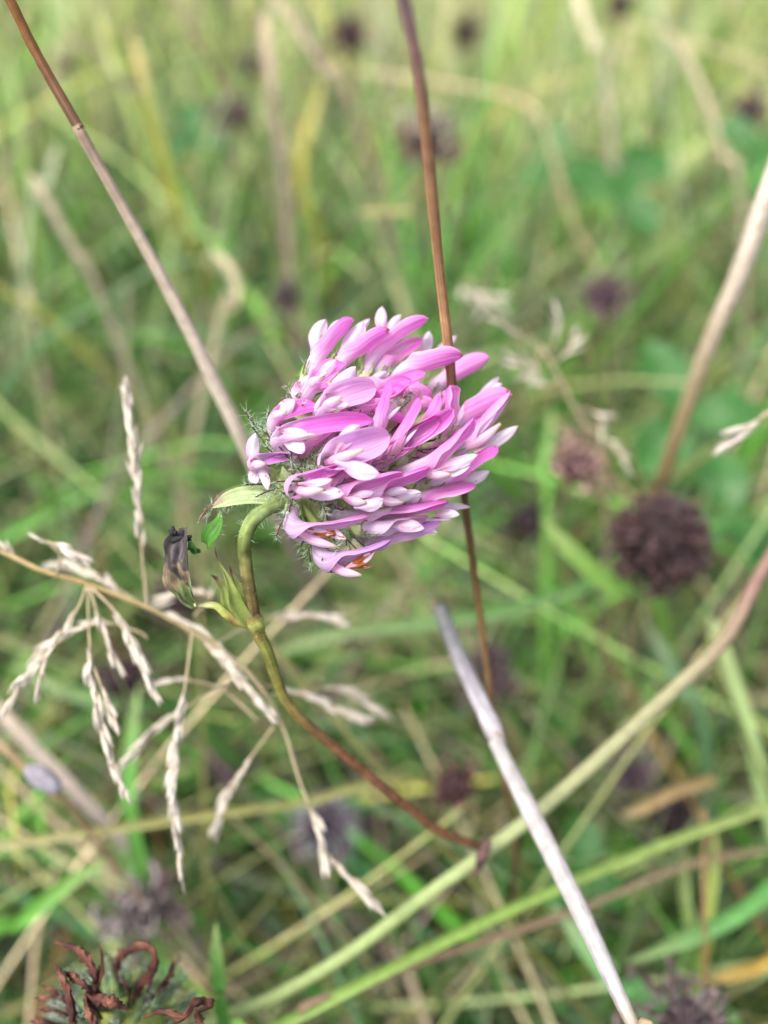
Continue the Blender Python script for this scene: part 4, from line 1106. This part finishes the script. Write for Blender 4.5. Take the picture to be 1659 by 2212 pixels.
def dead_head(label, px, py, d, rmm, tone=(1, 1, 1), fuzz=0, fuzzcol=(.55, .52, .56), n=70, stem_to=None, single=False, cat='dead clover head', top=None, axis=None, uneven=.55):
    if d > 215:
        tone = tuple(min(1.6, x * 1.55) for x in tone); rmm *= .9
    c = P(px, py, d)
    e = thing('dead_clover_head', (c.x + .01, c.y + .02, 0), label, cat, 'dead clover heads in the meadow')
    ax = (axis or Vector((R.gauss(0, .25), R.gauss(-.2, .25), 1))).normalized()
    rr = rmm / 1000
    mb = MB(); mb.blob(c, rr * (.62 if uneven > .2 else .84), ax, .95, tuple(x * y for x, y in zip(S(70, 56, 58, .45), tone)), 12, 9, .3, 260)
    mb.build('seed_head', M_DEAD, e, e)
    mb = MB()
    root = Vector(e.location)
    mid = c.lerp(root, .5) + Vector((R.gauss(0, .006), R.gauss(0, .006), 0))
    mb.tube([c - ax * rr * .4, c - ax * rr * 1.1, mid, root + Vector((0, 0, -.003))], [.0007, .0006, .0007], [S(130, 110, 80, .55), S(130, 130, 80, .55)], nseg=8, n=24)
    mb.build('stalk', M_DEAD, e, e)
    q0 = ax.to_track_quat('Z', 'Y')
    acc = MB()
    for i in range(n):
        zf = 1 - 1.75 * (i + .5) / n
        th = i * 2.39996 + R.uniform(-.2, .2)
        sn = math.sqrt(max(0, 1 - zf * zf))
        dl = Vector((sn * math.cos(th), sn * math.sin(th), zf))
        dv = (q0 @ dl).normalized()
        dv = (dv + ax * .25 * R.random()).normalized()
        un = 1 + uneven * noise.noise(dv * 1.6 + c * 90)
        p = c + dv * rr * (.5 if uneven > .2 else .72) * un
        sc = rr / .0095 * R.uniform(.65, 1.2) * un * (.6 if uneven < .2 else 1)
        q = dv.to_track_quat('Z', 'Y') @ Quaternion((0, 0, 1), R.uniform(0, 6.28))
        me_ = DFL[R.randrange(5)]
        if single:
            o = bpy.data.objects.new('withered_floret', me_)
            COL.objects.link(o); o.parent = e; o.location = p - e.location
            o.rotation_mode = 'QUATERNION'; o.rotation_quaternion = q; o.scale = (sc, sc, sc)
        else:
            k = .75 + .5 * R.random()
            off = len(acc.v)
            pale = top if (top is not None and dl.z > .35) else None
            for v in me_.vertices:
                acc.v.append(p + q @ (v.co * sc))
            for f in me_.polygons:
                acc.f.append(tuple(i_ + off for i_ in f.vertices))
            for cc in me_.color_attributes['col'].data:
                x = cc.color
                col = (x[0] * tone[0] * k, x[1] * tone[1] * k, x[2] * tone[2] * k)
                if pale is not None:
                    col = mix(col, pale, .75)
                acc.c.append((*col, 0)); acc.uv.append((R.random(), 0))
    if not single:
        o = acc.build('withered_florets', M_DEAD, e, e)
        o['kind'] = 'stuff'
    if fuzz:
        hb = MB()
        for i in range(fuzz):
            dv = Vector((R.gauss(0, 1), R.gauss(0, 1), R.gauss(.2, 1))).normalized()
            l = rr * R.uniform(.3, .6)
            hb.hair(c + dv * rr * .75, dv * l, 4e-5, fuzzcol, Vector((R.gauss(0, .3), R.gauss(0, .3), R.gauss(0, .3))) * l)
        o = hb.build('hairs', M_HAIR, e, e)
        o['kind'] = 'stuff'
    return e

DK = (.75, .62, .72)
dead_head('large round dark purple brown head at the right, blurred', 1422, 1176, 156, 9.4, tone=(.72, .58, .58), n=300, uneven=.1, fuzz=200, fuzzcol=(.24, .21, .25))
dead_head('greyish purple head partly behind the pale straw', 1048, 1462, 195, 7.2, tone=(.95, .85, 1.0), n=80, fuzz=90, fuzzcol=(.4, .36, .42))
dead_head('fuzzy whitish lilac head behind the lowest spikelets', 705, 1785, 172, 6.6, tone=(1.1, 1.0, 1.3), n=60, fuzz=420, fuzzcol=(.62, .6, .72))
dead_head('spiky brown head cut by the bottom edge at right', 1482, 2232, 132, 8.0, tone=(1.1, .95, 1.05), n=60, single=True, fuzz=160, fuzzcol=(.55, .48, .5))
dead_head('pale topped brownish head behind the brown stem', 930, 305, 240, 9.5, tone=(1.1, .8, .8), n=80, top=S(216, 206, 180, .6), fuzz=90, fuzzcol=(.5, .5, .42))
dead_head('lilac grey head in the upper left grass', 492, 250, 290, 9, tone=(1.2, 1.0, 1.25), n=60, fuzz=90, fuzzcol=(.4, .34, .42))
dead_head('small dark purple head left above the flower', 620, 640, 235, 5.2, tone=(.75, .6, .8), n=50)
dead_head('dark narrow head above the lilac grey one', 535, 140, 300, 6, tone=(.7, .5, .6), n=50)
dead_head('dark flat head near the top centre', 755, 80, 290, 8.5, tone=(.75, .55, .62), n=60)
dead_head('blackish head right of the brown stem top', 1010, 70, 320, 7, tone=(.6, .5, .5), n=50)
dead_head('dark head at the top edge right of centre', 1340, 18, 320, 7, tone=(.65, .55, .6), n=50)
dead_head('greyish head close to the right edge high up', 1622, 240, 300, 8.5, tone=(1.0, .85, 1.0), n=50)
dead_head('dark head between the hanging spikelets', 268, 1465, 170, 6.5, tone=(.75, .6, .75), n=50)
dead_head('dull lilac head behind the left spikelets low down', 492, 1660, 195, 6.0, tone=(1.0, .85, 1.1), n=50)
dead_head('dark purple heads smear right of the upper stem', 1300, 645, 230, 8, tone=(.9, .72, .95), n=60)
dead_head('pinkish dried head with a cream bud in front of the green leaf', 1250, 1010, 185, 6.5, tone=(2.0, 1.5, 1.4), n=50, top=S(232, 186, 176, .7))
dead_head('blackish head in the gap below the flower', 1145, 1125, 215, 6.5, tone=(.5, .45, .55), n=50)
dead_head('dark head under the orange dry blade', 1445, 1758, 185, 7, tone=(.6, .55, .65), n=50)
dead_head('brown drooping head beside the foot of the flower stem', 980, 1700, 150, 5.0, tone=(1.3, .9, .85), n=44)
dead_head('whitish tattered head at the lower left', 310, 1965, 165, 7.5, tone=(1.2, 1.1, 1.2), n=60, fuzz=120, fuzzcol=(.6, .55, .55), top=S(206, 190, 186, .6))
dead_head('dark head left of the clover joint', 385, 1290, 180, 6.0, tone=(.7, .6, .75), n=50)
dead_head('small dark head in the top left corner', 145, 140, 320, 4.5, tone=(.75, .65, .75), n=40)
dead_head('lilac tinged head on the right behind the main stem', 1360, 1665, 190, 5.5, tone=(1.2, 1.0, 1.3), n=50, fuzz=90, fuzzcol=(.55, .5, .6))

# withered brown head with curled florets, bottom left
bh = thing('withered_clover', P(262, 2420, 118), 'withered clover head with curled rust brown florets and hairy green calyces', 'withered clover')
bh.location.z = 0
HB = MB()
bc = P(262, 2248, 110)
mb = MB(); mb.blob(bc, .0062, Vector((.1, -.2, 1)), .95, S(206, 214, 110, .64), 16, 12, .2, 300)
mb.build('receptacle', M_LEAF, bh, bh)
mb = MB(); mb.tube([bc - Vector((0, 0, .004)), bc - Vector((-.002, -.004, .03)), bh.location + Vector((0, 0, -.003))], [.0009, .0009, .001], [S(160, 176, 90), S(150, 160, 80)], nseg=10, n=24)
mb.build('stalk', M_STEM, bh, bh)
RB = S(128, 74, 62, .46); RB2 = S(88, 50, 48, .42); RB3 = S(150, 98, 76, .48)
CURL = [([(235, 1258, -2), (330, 1290, -3), (390, 1350, -4), (412, 1415, -4), (420, 1470, -2)], 60), ([(430, 1258, -1), (442, 1350, -3), (428, 1430, -4), (405, 1490, -3), (390, 1560, 0)], 44),
        ([(232, 1350, -4), (262, 1400, -6), (292, 1460, -7), (310, 1560, -6), (332, 1650, -3)], 62), ([(365, 1470, -6), (382, 1560, -8), (420, 1630, -8), (450, 1700, -5)], 62),
        ([(550, 1552, -8), (490, 1520, -9), (430, 1508, -8), (375, 1515, -5)], 58), ([(520, 1340, 2), (570, 1290, 1), (640, 1275, 0), (672, 1340, 0), (640, 1410, 1), (600, 1450, 2)], 62),
        ([(620, 1585, -6), (700, 1560, -8), (790, 1582, -8), (835, 1530, -7), (880, 1520, -6), (908, 1535, -5)], 44), ([(845, 1545, -5), (862, 1600, -5), (872, 1670, -4)], 54),
        ([(270, 1385, -5), (330, 1420, -6), (385, 1465, -6)], 46), ([(748, 1335, 3), (735, 1400, 3), (700, 1450, 4)], 34), ([(125, 1600, -1), (170, 1605, -2), (215, 1612, -2)], 34),
        ([(140, 1500, 0), (190, 1500, -1), (245, 1498, -1)], 26), ([(560, 1300, 4), (520, 1310, 5), (500, 1380, 5)], 50), ([(175, 1450, 1), (215, 1462, 0), (260, 1480, 0)], 24), ([(160, 1550, -1), (210, 1552, -1), (250, 1556, -1)], 24),
        ([(190, 1640, -2), (240, 1650, -3), (290, 1640, -3)], 40), ([(620, 1380, 5), (650, 1440, 5), (640, 1500, 4)], 40), ([(520, 1400, 3), (540, 1440, 2), (560, 1480, 2)], 30)]
for pts, w in CURL:
    mb = MB()
    q = [P(0.5 * x, 1393.6 + .5 * y + 12, 106 + z) for x, y, z in pts]
    r0 = w * .5 * 97 / FPX / 1000 * .5 * .84
    q.append(q[-1].lerp(bc, .4))
    mb.tube(q, [r0 * .1, r0 * .6, r0 * 1.1, r0 * .75, r0 * 1.0, r0 * .7, r0 * .85, r0 * .5], [RB3, RB2, RB3, RB, RB2, RB, RB2, S(140, 130, 80, .5)], nseg=14, n=40, wob=.7, flat=.55, ridge=.34)
    mb.build('withered_floret', M_DEAD, bh, bh)
for i in range(115):
    th = R.uniform(0, 6.28); zz = R.uniform(-.5, 1)
    sn = math.sqrt(1 - zz * zz)
    dv = (UPV * zz + RGT * (sn * math.cos(th)) - FWD * (sn * math.sin(th)) * 1.0).normalized()
    s0 = bc + dv * .0055
    L_ = R.uniform(.0032, .0060)
    e = s0 + dv * L_ + Vector((R.gauss(0, 1), R.gauss(0, 1), R.gauss(0, 1))) * .0006
    mb = MB()
    mb.tube([s0 - dv * .001, s0.lerp(e, .3), s0.lerp(e, .62), e], [.0008, .00075, .00016, .0001], [S(196, 206, 110, .62), S(150, 176, 110, .6), S(110, 130, 92, .55), S(92, 62, 60, .5)], nseg=7, n=9, wob=.2)
    mb.build('calyx', M_LEAF, bh, bh)
    sp = spline([s0, s0.lerp(e, .5), e], 6)
    for k in range(44):
        i_ = R.randrange(6)
        nr = Vector((R.gauss(0, 1), R.gauss(0, 1), R.gauss(0, 1))).normalized()
        l = R.uniform(.0006, .0014)
        HB.hair(sp[i_] + nr * .0003, (nr + dv * .7).normalized() * l, 3.0e-5, (.52, .62, .50), Vector((R.gauss(0, .2), R.gauss(0, .2), R.gauss(0, .2))) * l)
o = HB.build('hairs', M_HAIR, bh, bh); o['kind'] = 'stuff'

# ------------------------------------------------------------------ trefoil leaves low in the grass
def leaflet_mesh(seed, w=.5):
    mb = MB(); rows = []
    rr = random.Random(seed)
    for i in range(11):
        t = i / 10
        pr = math.sin(math.pi * min(1, t * .93 + .04)) ** .75 * (0.8 + .4 * t) * w * .5
        row = []
        for j in range(7):
            u = -1 + j / 3
            z = abs(u) * pr * .45 - .12 * t * t + .03 * noise.noise(Vector((u * 2, t * 3, seed)))
            chev = math.exp(-((t - .5 + abs(u) * .18) / .07) ** 2)
            c = mix(S(86, 146, 70, .54), S(140, 176, 124, .56), .6 * chev)
            row.append((Vector((u * pr, t, z)), c, (u * .5 + .5, t), 0))
        rows.append(row)
    mb.grid(rows)
    me_ = mb.mesh('leaflet'); me_.materials.append(M_LEAF)
    return me_
LEAFLETS = [leaflet_mesh(i, .62 + .08 * i) for i in range(3)]
def trefoil(c, nrm, size, label, group=None, rot=None):
    e = thing('clover_leaf', (c.x, c.y, 0), label, 'clover leaf', group)
    mb = MB(); mb.tube([c, Vector((c.x, c.y, c.z * .5)) + Vector((R.gauss(0, .004), R.gauss(0, .004), 0)), Vector((c.x, c.y, -.003))], [.0006, .0007], [S(130, 160, 80), S(130, 150, 80)], nseg=6, n=10)
    mb.build('leaf_stalk', M_STEM, e, e)
    q = nrm.normalized().to_track_quat('Z', 'Y')
    a0 = R.uniform(0, 6.28) if rot is None else rot
    for k in range(3):
        o = bpy.data.objects.new('leaflet', LEAFLETS[R.randrange(3)])
        COL.objects.link(o); o.parent = e
        o.location = c - e.location
        o.rotation_mode = 'QUATERNION'
        o.rotation_quaternion = q @ Quaternion((0, 0, 1), a0 + k * 2.094) @ Quaternion((1, 0, 0), R.uniform(-.15, .35))
        o.scale = (size, size * R.uniform(.9, 1.1), size)
    return e
NV = Vector((0, -.5, .8))
trefoil(P(1470, 900, 225), NV, .021, 'bright green clover leaf behind the pale thick straw stem', rot=.4)
trefoil(P(1340, 420, 300), NV, .024, 'bluish green clover leaf in the upper right grass', rot=1.4)
trefoil(P(1200, 350, 310), NV, .018, 'small clover leaf left of the bluish green one', rot=.2)
trefoil(P(1640, 330, 290), NV, .02, 'green clover leaf at the right edge high up', rot=.9)
trefoil(P(420, 300, 330), NV, .018, 'mint green clover leaf right of the tall yellow blade', rot=.2)
trefoil(P(1560, 1120, 200), NV, .018, 'green clover leaf above right of the large dark head', rot=2.0)
trefoil(P(1250, 1880, 175), NV, .012, 'green clover leaf below the crossing of straw and green stem', rot=2.0)
